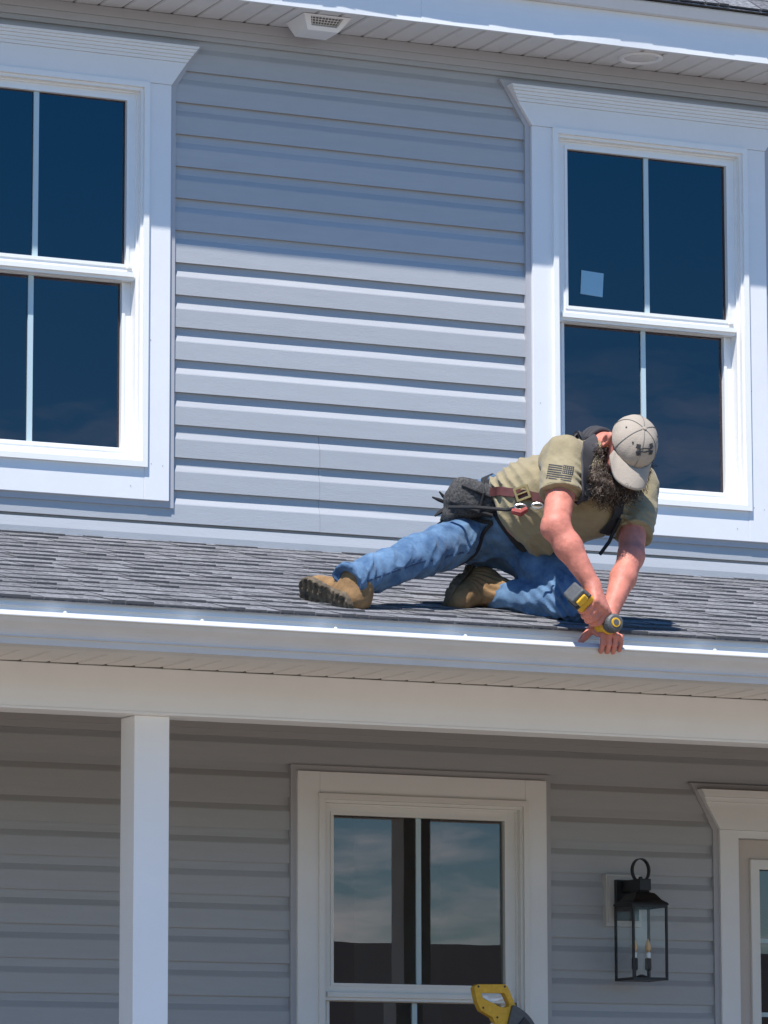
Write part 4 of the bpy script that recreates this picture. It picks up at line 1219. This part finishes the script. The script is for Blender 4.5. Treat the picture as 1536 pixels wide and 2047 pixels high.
for e, z in lv_: rf.v += [(cx - e, cy - e, z), (cx + e, cy - e, z), (cx + e, cy + e, z), (cx - e, cy + e, z)]
for i in range(len(lv_) - 1):
    for k in range(4): rf.f.append((4 * i + k, 4 * i + (k + 1) % 4, 4 * i + 4 + (k + 1) % 4, 4 * i + 4 + k))
rf.f += [(3, 2, 1, 0), tuple(4 * (len(lv_) - 1) + k for k in range(4))]
rf.build('hood', M['black'], lan)
rp = [(cx + .037 * math.cos(t), cy, 2.880 + .046 * math.sin(t)) for t in np.linspace(R(-75), R(255), 30)]
hr = MB()
for i, q in enumerate(rp):
    t = np.linspace(R(-75), R(255), 30)[i]; c, s = math.cos(t), math.sin(t)
    for dr, dy in ((-.002, -.011), (.002, -.011), (.002, .011), (-.002, .011)):
        hr.v.append((q[0] + dr * c, q[1] + dy, q[2] + dr * s))
for i in range(29):
    for k in range(4): hr.f.append((4 * i + k, 4 * i + (k + 1) % 4, 4 * i + 4 + (k + 1) % 4, 4 * i + 4 + k))
hr.f += [(3, 2, 1, 0), (116, 117, 118, 119)]
hr.build('loop_handle', M['black'], lan)
MB().lathe((cx, cy, 2.846), [(.008, 0), (.008, .006), (.005, .010)], 10).build('finial', M['black'], lan)
for q in (((x0 + .004, x1 - .004, y0 - .001, y0 + .001)), ((x0 + .004, x1 - .004, y1 - .001, y1 + .001)), ((x0 - .001, x0 + .001, y0 + .004, y1 - .004)), ((x1 - .001, x1 + .001, y0 + .004, y1 - .004))):
    MB().box(*q, zb + .011, zt - .011).build('glass_pane', M['clear'], lan)
M['bulb'] = mat('amber_bulb', (.75, .50, .26), .15, spec=.6)
for bx_ in (cx - .030, cx + .030):
    MB().lathe((bx_, cy, zb + .010), [(.006, 0), (.006, .030), (.0125, .034), (.0125, .075), (.010, .078)], 12).build('candle_sleeve', M['black'], lan)
    MB().lathe((bx_, cy, zb + .0885), [(.0095, 0), (.0105, .004), (.0105, .022), (.008, .024)], 12).build('bulb_base', M['steel'], lan)
    MB().lathe((bx_, cy, zb + .113), [(.007, 0), (.012, .012), (.0125, .022), (.008, .038), (.002, .052)], 12).build('bulb', M['bulb'], lan, smooth=True)
MB().lathe((cx, cy, zb + .009), [(.024, 0), (.020, .010), (.006, .016)], 14).build('boss', M['black'], lan)
sl = MB().lathe((cx, cy, zb + .020), [(.024, 0), (.024, .24)], 20); sl.f = sl.f[:-2]
sl.build('glass_chimney', M['clear'], lan, smooth=True)

# ------------------------------------------------------------------ eave fittings
M['grille'] = mat('grey_grille', (.22, .21, .20), .7, noise_amt=.4, noise_scale=120)
vent = empty('soffit_vent'); tag(vent, 'white hooded exhaust vent with a grey mesh mouth under the eave', 'vent')
hz0, hz1 = 6.1555, 6.104
ou = [(6.722, -.252), (6.925, -.252), (6.925, -.075), (6.722, -.075)]
lo_ = [(6.758, -.205), (6.889, -.205), (6.889, -.085), (6.758, -.085)]
vv = [(x, y, hz0) for x, y in ou] + [(x, y, hz1) for x, y in lo_]
hd_ = MB(); hd_.add(vv, [(0, 1, 2, 3), (4, 7, 6, 5), (1, 5, 6, 2), (2, 6, 7, 3), (3, 7, 4, 0)])
def frp(u, v):   # bilinear on the sloping front face
    a = Vector(vv[0]).lerp(Vector(vv[1]), u); b = Vector(vv[4]).lerp(Vector(vv[5]), u); return a.lerp(b, v)
fo_ = [frp(0, 0), frp(1, 0), frp(1, 1), frp(0, 1)]; fi_ = [frp(.14, .12), frp(.86, .12), frp(.86, .72), frp(.14, .72)]
nf = Vector((0, .02, .012)); n0 = len(hd_.v)
hd_.v += [tuple(v) for v in fo_ + fi_] + [tuple(v + nf) for v in fi_]
for i in range(4):
    j = (i + 1) % 4; hd_.f += [(n0 + i, n0 + j, n0 + 4 + j, n0 + 4 + i), (n0 + 4 + i, n0 + 4 + j, n0 + 8 + j, n0 + 8 + i)]
hd_.build('hood', M['trim'], vent)
gm = MB(); gm.add([tuple(v + nf * .8) for v in fi_], [(0, 1, 2, 3)])
gp = gm.build('mesh_screen', M['grille'], vent)
gb = MB()
for u in np.linspace(.2, .8, 9): gb.tube([frp(u, .13) + nf * .6, frp(u, .71) + nf * .6], .0014, 4)
for v in np.linspace(.2, .66, 4): gb.tube([frp(.15, v) + nf * .6, frp(.85, v) + nf * .6], .0014, 4)
gb.build('screen_bars', M['trim'], vent)
can = empty('recessed_light'); tag(can, 'round white recessed light set flush in the eave soffit', 'light')
M['lens'] = mat('frosted_lens', (.62, .60, .57), .35)
cc_ = (8.236, -.185, 6.156)
ring_ = MB().lathe(cc_, [(.090, .002), (.092, -.003), (.086, -.007), (.070, -.005), (.066, .001)], 36); ring_.f = ring_.f[:-2]
ring_.build('trim_ring', M['trim'], can, smooth=True)
MB().lathe(cc_, [(.066, .0005), (.064, -.002), (.045, -.0065), (.02, -.008), (.002, -.0083)], 32).build('lens', M['lens'], can, smooth=True)

# ------------------------------------------------------------------ mitre saw on its stand, only the handle reaches the picture
saw = empty('mitre_saw'); tag(saw, 'yellow power saw with a D shaped handle in front of the porch window', 'saw')
yo = -.918
outl = [(7.102, 2.366), (7.106, 2.376), (7.118, 2.3815), (7.228, 2.3835), (7.238, 2.376), (7.256, 2.338), (7.272, 2.303), (7.297, 2.256), (7.27, 2.252), (7.24, 2.232), (7.20, 2.215), (7.176, 2.262), (7.130, 2.285), (7.113, 2.318)]
inn_ = [(7.131, 2.344), (7.133, 2.348), (7.137, 2.350), (7.219, 2.351), (7.226, 2.349), (7.235, 2.333), (7.2435, 2.316), (7.2455, 2.308), (7.24, 2.302), (7.228, 2.299), (7.205, 2.301), (7.183, 2.312), (7.150, 2.325), (7.139, 2.330)]
hd2 = MB().ring(outl, inn_, yo - .017, yo + .017).build('handle', M['yellow'], saw, bevel=.005)
MB().plate([(7.138, 2.342), (7.158, 2.342), (7.166, 2.330), (7.205, 2.334), (7.222, 2.338), (7.224, 2.332), (7.20, 2.322), (7.17, 2.318), (7.141, 2.333)], yo - .007, yo + .007).build('trigger', M['trigger'] if 'trigger' in M else M['trim'], saw, bevel=.002)
sc = MB()
for a, b in ((7.119, 2.373), (7.226, 2.3745), (7.138, 2.296), (7.195, 2.262), (7.25, 2.268)):
    sc.lathe((a, yo - .0165, b), [(.0042, 0), (.0042, .0012), (.003, .0008)], 10, 'y')
sc.build('screw', M['black'], saw)
gd = MB(); C0 = (7.215, 2.165)
def arc(r, a0, a1, n=20): return [(C0[0] + r * math.cos(t), C0[1] + r * math.sin(t)) for t in np.linspace(R(a0), R(a1), n)]
gd.plate(arc(.148, -20, 75) + arc(.04, 75, -20), yo - .030, yo + .030).build('blade_guard', M['tool_grey'], saw, bevel=.006)
gd2 = MB(); gd2.plate(arc(.128, -60, 50) + arc(.05, 50, -60), yo - .036, yo - .0302).build('guard_cover', M['tool_black'], saw)
MB().box(7.262, 7.278, yo - .012, yo + .012, 2.288, 2.318).build('bracket', M['tool_grey'], saw)
lathe_ax(MB(), Vector((C0[0], yo - .05, C0[1])), Vector((0, 1, 0)), [(.03, 0), (.045, .01), (.045, .09), (.05, .11), (.05, .2), (.04, .22)]).build('motor', M['yellow'], saw)
lathe_ax(MB(), Vector((C0[0], yo - .002, C0[1])), Vector((0, 1, 0)), [(.085, 0), (.085, .003)], 40).build('blade', M['steel'], saw)
bs = MB(); bs.box(6.95, 7.50, -1.10, -.72, 1.93, 1.98).box(6.99, 7.46, -.86, -.84, 1.98, 2.06)
bs.tube([(C0[0], yo + .12, 2.16), (C0[0] - .02, -.76, 2.05), (C0[0] - .03, -.74, 1.97)], .03, 10)
bs.build('saw_table', M['tool_grey'], saw)
stn = empty('saw_stand'); tag(stn, 'folding stand under the yellow power saw on the porch floor', 'stand')
MB().box(6.85, 7.60, -1.15, -.67, 1.90, 1.929).build('top', M['tool_black'], stn)
for a in (6.9, 7.55):
    for b in (-1.1, -.72):
        MB().tube([(a, b, 1.90), (a + (.05 if a > 7 else -.05), b + (.05 if b > -.9 else -.05), 1.0)], .014, 8).build('leg', M['steel'], stn)
